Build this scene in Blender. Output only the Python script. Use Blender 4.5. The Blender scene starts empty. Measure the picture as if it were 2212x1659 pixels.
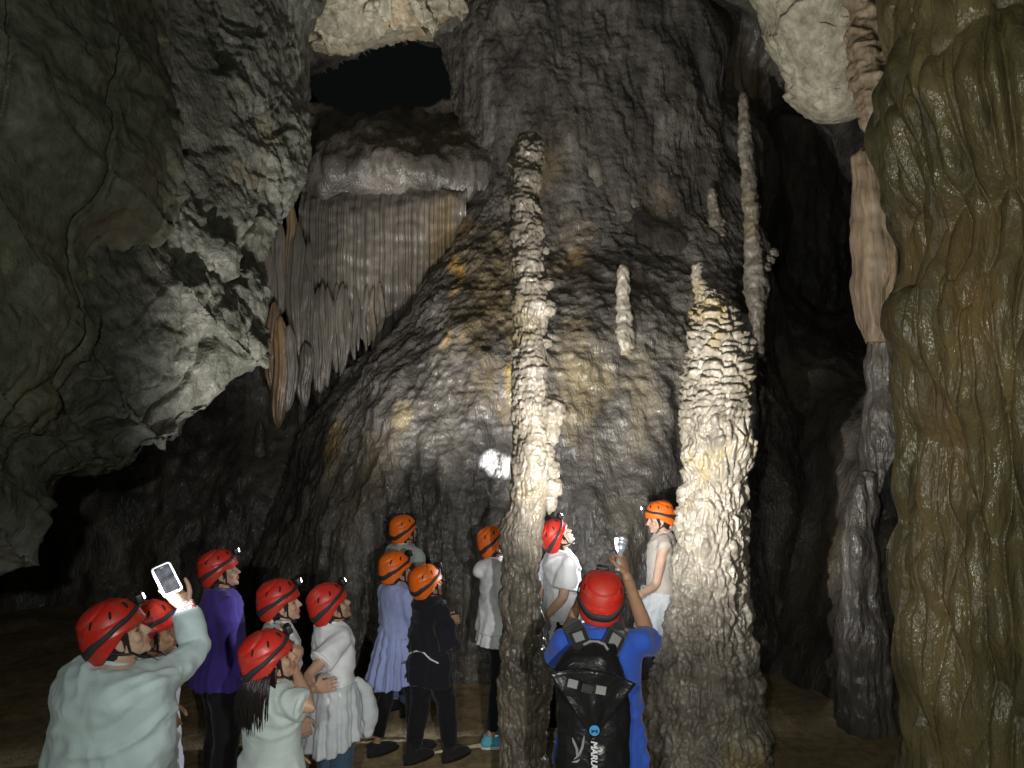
import bpy, bmesh, math, random
import numpy as np
from mathutils import Vector, Matrix, Euler

random.seed(7)
SC = bpy.context.scene
COL = SC.collection
PI = math.pi
R = math.radians

# ------------------------------------------------------------------ camera
CAM = Vector((0.0, 0.0, 2.4)); PITCH = R(3.0); F = 1671.0; CX, CY = 1106.0, 829.5
cd = bpy.data.cameras.new('camera'); co = bpy.data.objects.new('camera', cd); COL.objects.link(co)
co.location = CAM; co.rotation_euler = (PI/2 + PITCH, 0, 0)
cd.sensor_width = 36.0; cd.lens = F/2212.0*36.0; cd.clip_start = 0.05; cd.clip_end = 200
SC.camera = co
# ------------------------------------------------------------------ world: a cave at night, almost no ambient light
w = bpy.data.worlds.new('World'); SC.world = w; w.use_nodes = True
bg = w.node_tree.nodes['Background']; bg.inputs['Color'].default_value = (0.55, 0.7, 0.62, 1); bg.inputs['Strength'].default_value = 0.004
# ------------------------------------------------------------------ render settings
SC.view_settings.view_transform = 'Standard'; SC.view_settings.look = 'None'
SC.view_settings.exposure = 0.4; SC.view_settings.gamma = 1.0
cy = SC.cycles
cy.use_denoising = True
try: cy.denoiser = 'OPENIMAGEDENOISE'
except Exception: pass
cy.use_adaptive_sampling = True; cy.adaptive_threshold = 0.025
cy.caustics_reflective = False; cy.caustics_refractive = False
cy.max_bounces = 5; cy.diffuse_bounces = 3; cy.glossy_bounces = 2; cy.sample_clamp_indirect = 2.0
# ------------------------------------------------------------------ light: lamps carried by the visitors, plus one added fill
def spot(name, loc, target, watts, angle=60, blend=0.6, color=(1, 0.97, 0.92), rad=0.015, parent=None):
    l = bpy.data.lights.new(name, 'SPOT'); l.energy = watts; l.spot_size = R(angle); l.spot_blend = blend
    l.color = color; l.shadow_soft_size = rad
    o = bpy.data.objects.new(name, l); COL.objects.link(o)
    o.location = loc
    d = Vector(target) - Vector(loc)
    o.rotation_euler = d.to_track_quat('-Z', 'Y').to_euler()
    if parent: o.parent = parent
    return o
def at(u, v, y):                                   # the world point at forward distance y seen at (u, v) of the photo scaled to 2212 wide
    du = (u-CX)/F; dv = (CY-v)/F
    c, s = math.cos(PITCH), math.sin(PITCH)
    dy = c - dv*s; dz = s + dv*c
    k = y/dy
    return Vector((CAM.x + du*k, CAM.y + y, CAM.z + dz*k))
def px(p):
    c, s = math.cos(PITCH), math.sin(PITCH)
    d = Vector(p)-CAM
    f = d.y*c + d.z*s; up = -d.y*s + d.z*c
    return (round(CX + d.x/f*F), round(CY - up/f*F))

# the photographer's own headlamp and an added fill spot behind the camera that brightens the group
spot('photographer_headlamp', (-0.3, -0.15, 2.62), (-1.3, 6, 2.6), 145, 165, 0.6, (0.95, 1.0, 0.9), 0.04)
spot('added_fill_spot', (0.45, -0.5, 2.35), tuple(at(1000, 1330, 5.6)), 360, 48, 1.0, (1.0, 0.98, 0.95), 0.03)

# ------------------------------------------------------------------ helpers
rng = np.random.RandomState(11)
_perm = np.concatenate([rng.permutation(256)]*3).astype(np.int64)
_g = rng.normal(size=(256, 3)); _g /= np.linalg.norm(_g, axis=1)[:, None]; _g = _g.astype(np.float32)
_gx, _gy, _gz = [np.ascontiguousarray(_g[:, k]) for k in range(3)]
_p32 = _perm[:256].astype(np.int32)
def _noise_chunk(p):
    i = np.floor(p).astype(np.int32); f = (p - i).astype(np.float32)
    x, y, z = f[:, 0], f[:, 1], f[:, 2]; ix, iy, iz = i[:, 0], i[:, 1], i[:, 2]
    u = x*x*x*(x*(x*6-15)+10); v = y*y*y*(y*(y*6-15)+10); w_ = z*z*z*(z*(z*6-15)+10)
    r = []
    for dx in (0, 1):
        hx = _p32[(ix+dx) & 255]
        for dy in (0, 1):
            hy = _p32[(hx+iy+dy) & 255]
            for dz in (0, 1):
                h = _p32[(hy+iz+dz) & 255]
                r.append(_gx[h]*(x-dx) + _gy[h]*(y-dy) + _gz[h]*(z-dz))
    l = [r[k]+w_*(r[k+1]-r[k]) for k in (0, 2, 4, 6)]
    a = l[0]+v*(l[1]-l[0]); b = l[2]+v*(l[3]-l[2])
    return (a+u*(b-a))*1.5
def noise(p):
    p = np.asarray(p); sh = p.shape[:-1]; q = p.reshape(-1, 3); out = np.empty(len(q), np.float32)
    for k in range(0, len(q), 8192): out[k:k+8192] = _noise_chunk(q[k:k+8192])
    return out.reshape(sh)
def fbm(p, o=4, gain=0.5):
    a = 1.0; t = 0; p = np.array(p, dtype=np.float64)
    for k in range(o):
        t = t + a*noise(p + 17.3*k); p = p*2.03; a *= gain
    return t
def worley(P):
    """F1, F2 and a random value of the nearest cell"""
    P = np.asarray(P, np.float32); sh = P.shape[:-1]; p = P.reshape(-1, 3)
    r = [_worley_chunk(p[k:k+8192]) for k in range(0, len(p), 8192)]
    return tuple(np.concatenate([q[j] for q in r]).reshape(sh) for j in range(3))
def _worley_chunk(P):
    P = np.asarray(P, np.float32); sh = P.shape[:-1]; p = P.reshape(-1, 3); i = np.floor(p-0.5).astype(np.int32); f = p-i
    f1 = np.full(len(p), 9.0, np.float32); f2 = f1.copy(); val = np.zeros(len(p), np.float32)
    for dx in (0, 1):
        hx = _perm32[(i[:, 0]+dx) & 255]
        for dy in (0, 1):
            hy = _perm32[(hx+i[:, 1]+dy) & 255]
            for dz in (0, 1):
                h = _perm32[(hy+i[:, 2]+dz) & 255]
                o = _jit[h]-f; o[:, 0] += dx; o[:, 1] += dy; o[:, 2] += dz
                d = np.sqrt(np.einsum('ij,ij->i', o, o))
                c = d < f1; f2 = np.where(c, f1, np.minimum(f2, d)); f1 = np.where(c, d, f1); val = np.where(c, _jv[h], val)
    return f1.reshape(sh), f2.reshape(sh), val.reshape(sh)
_perm32 = _perm[:256].astype(np.int32); _jit = rng.uniform(0.18, 0.82, (256, 3)).astype(np.float32); _jv = rng.uniform(-1, 1, 256).astype(np.float32)
def sc3(P, *s): return P*np.array(s)
def smooth(a, b, x):
    t = np.clip((x-a)/(b-a), 0, 1); return t*t*(3-2*t)

def mesh_arrays(name, V, Fq, shade=True):
    me = bpy.data.meshes.new(name)
    V = np.asarray(V, dtype=np.float32); Fq = np.asarray(Fq, dtype=np.int32)
    n, k = Fq.shape
    me.vertices.add(len(V)); me.vertices.foreach_set('co', V.ravel())
    me.loops.add(n*k); me.loops.foreach_set('vertex_index', Fq.ravel())
    me.polygons.add(n); me.polygons.foreach_set('loop_start', np.arange(0, n*k, k, dtype=np.int32))
    me.polygons.foreach_set('use_smooth', np.full(n, shade, dtype=bool))
    me.update(calc_edges=True); me.validate()
    return me
def grid_faces(nu, nv, wrap=False, flip=False):
    a = np.arange(nu*nv).reshape(nu, nv)
    if wrap: a = np.concatenate([a, a[:1]], 0)
    q = np.stack([a[:-1, :-1], a[1:, :-1], a[1:, 1:], a[:-1, 1:]], -1).reshape(-1, 4)
    return q[:, ::-1] if flip else q
def grid_normals(P, wrap=False):
    if wrap:
        Q = np.concatenate([P[-1:], P, P[:1]], 0); du = (Q[2:]-Q[:-2])
    else:
        du = np.gradient(P, axis=0)
    dv = np.gradient(P, axis=1)
    n = np.cross(du, dv); n /= (np.linalg.norm(n, axis=-1, keepdims=True)+1e-12)
    return n
def link(name, me, mat, parent=None, loc=None):
    o = bpy.data.objects.new(name, me); COL.objects.link(o)
    if mat is not None:
        me.materials.clear(); me.materials.append(mat)
    if parent is not None: o.parent = parent
    if loc is not None: o.location = loc
    return o
def tag(o, label=None, cat=None, group=None, kind=None):
    if label: o['label'] = label
    if cat: o['category'] = cat
    if group: o['group'] = group
    if kind: o['kind'] = kind
    return o
def grid_obj(name, P, mat, wrap=False, flip=False, base=None, parent=None):
    V = P.reshape(-1, 3).copy()
    if base is not None: V -= np.array(base)
    me = mesh_arrays(name, V, grid_faces(P.shape[0], P.shape[1], wrap, flip))
    return link(name, me, mat, parent, base)

# ------------------------------------------------------------------ materials
def new_mat(name):
    m = bpy.data.materials.new(name); m.use_nodes = True
    nt = m.node_tree; b = nt.nodes['Principled BSDF']
    return m, nt, b
def nd(nt, typ, **kw):
    n = nt.nodes.new(typ)
    for k, v in kw.items():
        if k in n.inputs: n.inputs[k].default_value = v
        else: setattr(n, k, v)
    return n
def ramp(nt, fac, stops):
    r = nt.nodes.new('ShaderNodeValToRGB'); e = r.color_ramp.elements
    while len(e) < len(stops): e.new(0.5)
    for i, (p, c) in enumerate(stops):
        e[i].position = p; e[i].color = (c[0], c[1], c[2], 1) if hasattr(c, '__len__') else (c, c, c, 1)
    nt.links.new(fac, r.inputs[0]); return r
def mixc(nt, a, b, fac, mode='MIX'):
    m = nt.nodes.new('ShaderNodeMix'); m.data_type = 'RGBA'; m.blend_type = mode
    for s, v in ((6, a), (7, b), (0, fac)):
        if hasattr(v, 'is_linked'): nt.links.new(v, m.inputs[s])
        else: m.inputs[s].default_value = v if s == 0 else (v[0], v[1], v[2], 1)
    return m.outputs[2]
def rock(name, cols, stain=None, stain_at=(0.56, 0.7), stain_scale=0.9, scale=1.0, stretch=0.4, rough=(0.25, 0.6), bump=0.7, bscale=34, bdist=0.012, stain2=None, fine=1.0, attr=False):
    m, nt, b = new_mat(name)
    tc = nd(nt, 'ShaderNodeTexCoord')
    mp = nd(nt, 'ShaderNodeMapping', Scale=(1, 1, stretch)); nt.links.new(tc.outputs['Object'], mp.inputs[0])
    def nz(sc, det=6, src=mp, rg=0.55, dist=0.0):
        n = nd(nt, 'ShaderNodeTexNoise', Scale=sc, Detail=det, Roughness=rg, Distortion=dist); nt.links.new(src.outputs[0], n.inputs['Vector']); return n
    nA = nz(1.7*scale, 4)
    c = ramp(nt, nA.outputs[0], [(0.32, cols[0]), (0.5, cols[1]), (0.68, cols[2])]).outputs[0]
    nB = nz(11*scale, 3)
    v = ramp(nt, nB.outputs[0], [(0.3, 0.45), (0.7, 1.25)]).outputs[0]
    c = mixc(nt, c, v, 0.8, 'MULTIPLY')
    if stain:
        nS = nz(stain_scale, 4)
        f = ramp(nt, nS.outputs[0], [(stain_at[0], 0.0), (stain_at[1], 1.0)]).outputs[0]
        c = mixc(nt, c, stain, f)
        if stain2:
            f = ramp(nt, nS.outputs[0], [(stain_at[1], 0.0), (stain_at[1]+0.06, 1.0)]).outputs[0]
            c = mixc(nt, c, stain2, f)
    if attr:
        at_ = nd(nt, 'ShaderNodeAttribute', attribute_name='stain'); c = mixc(nt, c, at_.outputs['Color'], at_.outputs['Alpha'])
    nt.links.new(c, b.inputs['Base Color'])
    r = ramp(nt, nB.outputs[0], [(0.35, rough[1]), (0.65, rough[0])]).outputs[0]
    nt.links.new(r, b.inputs['Roughness'])
    h1 = nz(bscale, 3, rg=0.6)
    bp = nd(nt, 'ShaderNodeBump', Strength=bump, Distance=bdist*1.3); nt.links.new(h1.outputs[0], bp.inputs['Height'])
    nt.links.new(bp.outputs[0], b.inputs['Normal'])
    b.inputs['Specular IOR Level'].default_value = 0.55
    return m

M = {}
M['wall'] = rock('wet_wall_rock', [(0.042, 0.037, 0.032), (0.098, 0.086, 0.073), (0.185, 0.162, 0.134)], (0.19, 0.14, 0.08), (0.6, 0.78), 0.7, rough=(0.18, 0.5), bump=0.9, bscale=30, bdist=0.02)
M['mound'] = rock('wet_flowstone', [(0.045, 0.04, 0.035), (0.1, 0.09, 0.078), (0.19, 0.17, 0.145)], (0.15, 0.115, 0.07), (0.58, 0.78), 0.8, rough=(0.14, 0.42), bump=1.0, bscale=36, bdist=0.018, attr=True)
M['curtain'] = rock('curtain_calcite', [(0.062, 0.054, 0.044), (0.125, 0.108, 0.088), (0.2, 0.175, 0.145)], (0.17, 0.12, 0.06), (0.6, 0.72), 1.5, stretch=0.12, rough=(0.25, 0.5), bump=0.6, bscale=30)
M['curtain_rust'] = rock('curtain_rust', [(0.1, 0.072, 0.05), (0.18, 0.115, 0.06), (0.24, 0.185, 0.125)], (0.13, 0.115, 0.095), stretch=0.15, rough=(0.25, 0.55), bump=0.6)
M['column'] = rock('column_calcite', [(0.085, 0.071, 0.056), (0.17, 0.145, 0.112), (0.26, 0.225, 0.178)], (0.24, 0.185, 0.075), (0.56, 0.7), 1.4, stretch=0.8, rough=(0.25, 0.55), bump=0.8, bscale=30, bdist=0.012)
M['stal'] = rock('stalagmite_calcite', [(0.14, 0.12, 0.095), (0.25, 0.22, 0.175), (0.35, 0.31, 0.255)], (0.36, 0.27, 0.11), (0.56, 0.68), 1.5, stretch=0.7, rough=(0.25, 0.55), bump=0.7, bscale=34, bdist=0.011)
M['fore'] = rock('brown_wet_flowstone', [(0.1, 0.09, 0.044), (0.185, 0.145, 0.066), (0.29, 0.22, 0.105)], (0.24, 0.145, 0.06), (0.57, 0.72), 1.6, stretch=0.4, rough=(0.16, 0.55), bump=0.9, bscale=46, bdist=0.010)
M['left'] = rock('dry_limestone', [(0.088, 0.092, 0.056), (0.135, 0.138, 0.09), (0.18, 0.178, 0.125)], (0.13, 0.09, 0.055), (0.6, 0.74), 1.0, stretch=0.9, rough=(0.6, 0.9), bump=0.8, bscale=16, bdist=0.022)
M['lip'] = rock('grey_limestone', [(0.07, 0.07, 0.052), (0.112, 0.11, 0.084), (0.165, 0.16, 0.13)], (0.17, 0.135, 0.085), (0.62, 0.74), 1.0, stretch=0.9, rough=(0.5, 0.85), bump=0.9, bscale=20, bdist=0.022)
M['pale'] = rock('pale_limestone', [(0.2, 0.18, 0.125), (0.32, 0.29, 0.21), (0.44, 0.4, 0.3)], (0.32, 0.22, 0.11), (0.52, 0.62), 0.8, stretch=0.5, rough=(0.55, 0.85), bump=0.9, bscale=18, bdist=0.025)
M['tan'] = rock('tan_curtain', [(0.15, 0.105, 0.06), (0.26, 0.19, 0.12), (0.32, 0.25, 0.17)], (0.28, 0.16, 0.075), stretch=0.12, rough=(0.5, 0.8), bump=0.9, bscale=26, bdist=0.016)
M['floor'] = rock('sandy_floor', [(0.26, 0.19, 0.1), (0.38, 0.28, 0.15), (0.46, 0.35, 0.2)], None, stretch=1.0, rough=(0.75, 0.95), bump=0.9, bscale=50, bdist=0.015)

# ------------------------------------------------------------------ the setting: floor, walls, ceiling
xs = np.linspace(-9, 9, 230); ys = np.linspace(-1.5, 13.5, 190)
X, Y = np.meshgrid(xs, ys, indexing='ij')
Z = 0.05*fbm(np.stack([X*0.5, Y*0.5, X*0], -1), 3) + 0.02*fbm(np.stack([X*3, Y*3, X*0+5], -1), 4)
fl = np.exp(-((X+0.9)/2.6)**2-((Y-5.2)/2.4)**2)
Z = Z*(1-0.8*fl) + 0.03*np.maximum(0, Y-8)
tag(grid_obj('floor', np.stack([X, Y, Z], -1), M['floor']), 'trodden sandy brown floor of the cave', 'floor', kind='structure')

ctrl = [(-300,1450,9.5),(200,1400,10),(600,1380,10.2),(1106,1400,10.4),(1500,1400,8.3),(1700,1300,7.8),(1800,1420,7.0),(1900,1450,6.4),(2250,1450,5.8),
 (-300,1100,9.5),(300,1150,10.4),(560,1000,10.8),(1640,1000,8.6),(1700,880,9.0),(1850,900,8.0),(1620,700,9.5),(1480,480,9.75),(1400,560,9.45),(1300,420,9.75),(1160,320,9.95),(1250,200,10.5),(1250,0,11.2),(1250,-250,11.4),
 (1500,200,11),(1650,300,11.3),(1740,480,13),(1780,300,13),(1800,680,12.6),(1900,600,12.5),(1900,200,11.5),(2300,500,9),(2300,900,7),(1750,1100,7.9),(1850,1150,7.2),
 (1050,350,10.0),(900,330,9.65),(760,335,9.65),(690,330,9.8),(840,395,9.6),(740,400,9.65),(950,400,9.7),(850,255,10.6),(760,262,10.8),(940,262,10.8),(780,150,10.8),(900,150,10.8),(680,40,10.6),(850,20,10.4),(1000,40,10.4),(1080,150,10.6),(850,-200,10.5),
 (620,470,10.4),(800,480,10.5),(950,490,10.4),(700,800,11),(600,900,11.2),(480,700,11),(200,600,11),(-300,300,10),(300,-200,10.5)]
cp = np.array([tuple(at(*c)) for c in ctrl])
def tps_fit(xz, y, lam=0.02):
    n = len(xz); d = np.linalg.norm(xz[:, None]-xz[None], axis=-1)+1e-9
    K = d*d*np.log(d) + lam*np.eye(n); Pm = np.hstack([np.ones((n, 1)), xz])
    A = np.zeros((n+3, n+3)); A[:n, :n] = K; A[:n, n:] = Pm; A[n:, :n] = Pm.T
    return np.linalg.solve(A, np.concatenate([y, np.zeros(3)]))
_xz = cp[:, [0, 2]]; _w = tps_fit(_xz, cp[:, 1])
def wall_y(x, z):
    s = x.shape; q = np.stack([x.ravel(), z.ravel()], -1); out = np.empty(len(q))
    for k in range(0, len(q), 20000):
        b = q[k:k+20000]; d = np.linalg.norm(b[:, None]-_xz[None], axis=-1)+1e-9
        out[k:k+20000] = (d*d*np.log(d))@_w[:-3] + _w[-3] + b@_w[-2:]
    return out.reshape(s)
xs = np.linspace(-7.5, 8, 430); zs = np.linspace(-0.5, 9.8, 310)
X, Z = np.meshgrid(xs, zs, indexing='ij')
# the mouth of a high side passage: an opening into an unlit chamber, its rim rounded inwards
hx, hz = at(845, 160, 11.0).x, at(845, 160, 11.0).z
def mouth(x, z): return np.abs((x-hx)/1.2)**2.2 + np.abs((z-hz-0.12*(x-hx))/0.56)**2.2 + 0.75*fbm(np.stack([x*1.1, z*1.6, x*0], -1), 3)
for _ in range(2):                                                     # pull the grid lines next to the rim onto it
    hf = mouth(X, Z); gx = (mouth(X+0.01, Z)-hf)/0.01; gz = (mouth(X, Z+0.01)-hf)/0.01; gg = gx*gx+gz*gz+1e-6
    near = np.abs(hf-1)/np.sqrt(gg) < 0.024
    X = np.where(near, X-(hf-1)*gx/gg, X); Z = np.where(near, Z-(hf-1)*gz/gg, Z)
hf = mouth(X, Z)
Y = np.clip(wall_y(X, Z), 5.5, 12.8) + 0.9*smooth(1.35, 1.0, hf)**2
P = np.stack([X, Y, Z], -1)
n = grid_normals(P); n *= np.sign(-n[..., 1:2])
_w1, _w2, _ = worley(sc3(P, 9, 9, 3.4)+0.5*fbm(P*2, 2)[..., None])
wet = 0.035*(0.5-_w1) + 0.20*fbm(sc3(P, 0.7, 0.7, 0.35), 4) + 0.07*noise(sc3(P, 4.5, 4.5, 0.7)) + 0.03*noise(sc3(P, 11, 11, 3)) - 0.03*np.abs(noise(sc3(P, 7, 7, 1.8))) + 0.014*noise(sc3(P, 24, 24, 9))
P = P + n*wet[..., None]
fq = grid_faces(P.shape[0], P.shape[1]); vv = P.reshape(-1, 3); fc = vv[fq].mean(1)
hole = (hf.ravel()[fq] <= 1.03).all(1)
tag(link('back_wall', mesh_arrays('back_wall', vv, fq[~hole]), M['wall']), 'dark wet rock wall at the back of the cave', 'wall', kind='structure')

# ceiling and the side walls beyond the frame, which close the chamber
xs = np.linspace(-9, 9, 120); ys = np.linspace(-3, 13, 110)
X, Y = np.meshgrid(xs, ys, indexing='ij')
Z = 9.3 + 0.5*fbm(np.stack([X*0.4, Y*0.4, X*0], -1), 4) - 0.02*X*X
tag(grid_obj('ceiling', np.stack([X, Y, Z], -1), M['lip'], flip=True), 'rough rock ceiling of the cave', 'ceiling', kind='structure')
ys = np.linspace(-3, 13, 110); zs = np.linspace(-0.5, 9.6, 90)
for nm, x0, sg in (('wall_left', -7.6, 1), ('wall_right', 7.0, -1)):
    Y, Z = np.meshgrid(ys, zs, indexing='ij')
    X = x0 + 0.6*fbm(np.stack([Y*0*0+x0, Y*0.5, Z*0.5], -1), 4)
    tag(grid_obj(nm, np.stack([X, Y, Z], -1), M['wall'], flip=(sg < 0)), ('dark rock wall closing the chamber beyond the overhang' if sg > 0 else 'dark rock wall closing the chamber beyond the brown pillar'), 'wall', kind='structure')
# ------------------------------------------------------------------ rock formations
def resample(pts, n):
    pts = np.array(pts, float); d = np.concatenate([[0], np.cumsum(np.linalg.norm(np.diff(pts, axis=0), axis=1))])
    t = np.linspace(0, d[-1], n)
    return np.stack([np.interp(t, d, pts[:, k]) for k in range(pts.shape[1])], -1)
def lobe(name, edge, pivot, bulge, nu, nv, back, mat, label, cat, amp=1.0, rnd=0.25, cracks=0.7, seed=0, fine=1.0, rough=1.0, shrink=0.0):
    E = resample([tuple(at(*e)) for e in edge], nu); pv = np.array(at(*pivot))
    s = np.concatenate([np.linspace(0.02, 0.8, int(nv*0.5)), np.linspace(0.805, 1.0, int(nv*0.28)), np.linspace(1.02, 1.6, int(nv*0.22))])
    S = s[None, :, None]; Sc = np.minimum(S, 1.0)
    P = pv + (E[:, None, :]-pv)*Sc
    P = np.broadcast_to(P, (nu, len(s), 3)).copy()
    t = np.clip((s-0.78)/0.22, 0, 1)
    P[..., 1] += rnd*(1-np.sqrt(np.maximum(0, 1-t*t)))[None] - bulge*np.sin(np.pi*np.clip(s, 0, 1)**1.3)[None]
    ex = np.maximum(s-1, 0)/0.6
    vd = (P-np.array(CAM)); vd = vd/np.maximum(vd[..., 1:2], 1.0)              # the underside runs back along the line of sight, then inwards
    P += vd*(back*ex)[None, :, None]
    sh = (1-0.12*ex)[None, :]
    P[..., 0] = pv[0] + (P[..., 0]-pv[0])*sh; P[..., 2] = pv[2] + (P[..., 2]-pv[2])*sh
    n = grid_normals(P)
    f = np.sign(np.mean(np.sum(n[:, :int(nv*0.5)]*(np.array(CAM)-P[:, :int(nv*0.5)]), -1))); n = n*f
    q = P + seed*3.1
    wq = q + 0.25*np.stack([noise(q*2.2), noise(q*2.2+40), noise(q*2.2+80)], -1)
    w1, w2, wv = worley(wq*1.7); w3, w4, wv2 = worley(wq*4.3+11)
    sub = smooth(0.0, 0.4, fbm(q*0.8+70, 2)) + 0.8*smooth(0.7, 0.95, s)[None]; sub = np.minimum(sub, 1)                                     # where the face is broken rather than smooth
    d = 0.15*fbm(q*0.75, 3) + rough*(0.10*wv*smooth(0.0, 0.12, w2-w1)+0.045*wv2*smooth(0.0, 0.15, w4-w3))*(0.25+0.75*sub) + 0.035*fbm(q*5.5, 3)*(0.4+0.6*sub) + 0.016*fine*fbm(q*15, 3)*(0.3+0.7*sub)
    cr = np.abs(noise(sc3(q, 1.0, 1.0, 0.5)+31)); d -= 0.15*cracks*(1-smooth(0.0, 0.035, cr))
    cr2 = np.abs(noise(sc3(q, 2.1, 2.1, 2.6)+57)); d -= 0.05*cracks*(1-smooth(0.0, 0.04, cr2))*sub
    d -= shrink
    fade = np.ones(len(s)); fade[s > 1.05] = 0.6
    P = P + n*(amp*d*fade)[..., None]
    b = (float(pv[0]), float(pv[1]), float(P[..., 2].min()))
    return tag(grid_obj(name, P, mat, flip=(f < 0), base=b), label, cat)

lobe('rock_overhang', [(720,-60,7.7),(662,40,7.5),(665,200,7.4),(668,300,7.3),(655,380,7.1),(625,440,6.9),(600,490,6.7),(560,560,6.5),(572,620,6.4),(545,690,6.3),(562,740,6.1),(560,790,6.0),(515,803,5.9),(470,850,5.7),(440,895,5.6),(380,940,5.4),(372,980,5.3),(292,1000,5.1),(270,1032,5.0),(210,1060,4.8),(84,1066,4.5),(70,1120,4.4),(40,1190,4.3),(30,1250,4.2),(-60,1262,4.1),(-400,1300,3.9)],
     (-250, -300, 4.2), 0.35, 330, 300, 3.2, M['lip'], 'grey limestone overhang with a ragged lit lip above the dark passage', 'rock', amp=0.85, seed=1, fine=1.1, rough=0.6, shrink=0.12)
lobe('rock_buttress', [(345,-80,5.3),(352,60,5.2),(375,200,5.1),(372,320,5.05),(388,400,5.0),(375,480,4.95),(335,515,4.9),(240,560,4.8),(215,640,4.7),(205,700,4.6),(130,790,4.5),(105,860,4.4),(60,960,4.3),(-60,1000,4.2),(-400,1050,4.0)],
     (-300, -250, 3.7), 0.25, 190, 190, 1.8, M['left'], 'smooth olive green limestone buttress beside the overhang', 'rock', amp=0.7, seed=4, fine=0.5, rough=0.7, shrink=0.08)
lobe('ceiling_rock', [(480,-90,8.2),(560,40,8.4),(630,70,8.5),(650,95,8.7),(690,100,8.9),(760,90,9.0),(800,80,8.9),(830,72,8.8),(880,66,8.7),(935,74,8.6),(965,32,8.6),(1003,6,8.6),(1020,-90,8.6)],
     (800, -300, 8.0), 0.15, 200, 130, 2.5, M['pale'], 'pale jagged ceiling rock hanging over the black hole', 'rock', amp=1.0, seed=7, fine=2.2, shrink=0.05)

def tube_rock(name, keys, mat, label, cat, disp, nu=160, nv=300, group=None, thetas=None, base_z=None, parent=None, capk=True):
    """keys: (u, v, d, half width in photo px) listed from top to bottom"""
    K = []
    for (u, v, d, hw) in keys:
        p = at(u, v, d); K.append((p.x, p.y, p.z, hw*d/F))
    K = np.array(K)
    if base_z is not None: K = np.vstack([K, [K[-1, 0], K[-1, 1], base_z, K[-1, 3]*1.05]])
    d = np.concatenate([[0], np.cumsum(np.abs(np.diff(K[:, 2]))+0.5*np.abs(np.diff(K[:, 3])))])
    t = np.linspace(0, d[-1], nv)
    C = np.stack([np.interp(t, d, K[:, k]) for k in range(4)], -1)
    ker = np.array([1, 2, 3, 2, 1.0]); ker /= ker.sum()
    for k in range(4):
        pad = np.concatenate([[C[0, k]]*2, C[:, k], [C[-1, k]]*2]); C[:, k] = np.convolve(pad, ker, 'valid')
    C[0, 3] = min(C[0, 3], 0.004)
    if thetas is None: th = np.linspace(0, 2*PI, nu, endpoint=False)
    else: th = thetas
    TH = th[:, None]
    P = np.stack([C[None, :, 0]+C[None, :, 3]*np.cos(TH), C[None, :, 1]+C[None, :, 3]*np.sin(TH), np.broadcast_to(C[None, :, 2], (len(th), nv))], -1)
    n = np.stack([np.cos(TH)+0*C[None, :, 3], np.sin(TH)+0*C[None, :, 3], 0*TH+0*C[None, :, 3]], -1)
    dd = disp(P, TH, C[None, :, 3])
    dd = dd*np.clip(C[None, :, 3]/0.03, 0.0, 1)
    P = P + n*dd[..., None]
    P[..., 2] += 0.35*dd
    b = (float(K[-1, 0]), float(K[-1, 1]), float(K[:, 2].min()))
    par = parent
    if parent is not None: b = None
    o = grid_obj(name, P, mat, wrap=True, flip=True, base=b, parent=par)
    if parent is None: tag(o, label, cat, group)
    return o

def saw(x): return x-np.floor(x)
def pillow(P, *k, warp=0.4, ws=3.0):
    q = sc3(P, *k) + warp*np.stack([noise(P*ws*2), noise(P*ws*2+31), noise(P*ws+62)], -1)
    a, b, v = worley(q); return np.sqrt(np.clip(b-a, 0, 0.6)), a, v
def d_stal(P, TH, r):
    z = P[..., 2]
    up = smooth(2.25, 2.75, z + 0.25*noise(P*2.0))
    a1, f1, v1 = pillow(P, 7.5, 7.5, 19, warp=0.55); a2, f2, v2 = pillow(P, 16, 16, 34, warp=0.5)
    b1, g1, u1 = pillow(P, 20, 20, 5.5, warp=0.7); b2, g2, u2 = pillow(P, 11, 11, 6, warp=0.6)
    w1 = 0.5*fbm(sc3(P, 2, 2, 1.5), 3)
    s2 = saw(z/0.27 + 1.0*w1 + 0.3); shelf = np.where(s2 < 0.12, s2/0.12, (1-(s2-0.12)/0.88)**1.5)*(0.5+0.8*noise(P*3))
    body = 0.05*fbm(sc3(P, 2.2, 2.2, 2.2), 3)
    upper = 0.055*a1 + 0.014*v1 + 0.012*a2 + 0.003*v2 + 0.04*shelf
    lower = 0.042*b1 + 0.018*u1*(a1*1.2) + 0.030*b2 + 0.03*shelf
    return (body + up*upper + (1-up)*lower - 0.05 + 0.007*fbm(sc3(P, 40, 40, 30), 2))*np.clip(r/0.2, 0.3, 1)
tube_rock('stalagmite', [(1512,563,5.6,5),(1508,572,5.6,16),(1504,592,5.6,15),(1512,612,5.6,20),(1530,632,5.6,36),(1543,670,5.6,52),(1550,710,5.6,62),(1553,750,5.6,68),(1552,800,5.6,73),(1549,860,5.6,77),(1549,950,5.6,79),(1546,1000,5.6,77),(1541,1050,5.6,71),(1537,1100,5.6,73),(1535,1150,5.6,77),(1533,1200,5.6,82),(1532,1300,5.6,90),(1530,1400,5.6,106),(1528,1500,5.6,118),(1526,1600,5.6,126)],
          M['stal'], 'thick tiered pale stalagmite with fringed drip shelves beside the woman in a beige vest', 'stalagmite', d_stal, 270, 440, base_z=-0.1)

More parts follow.
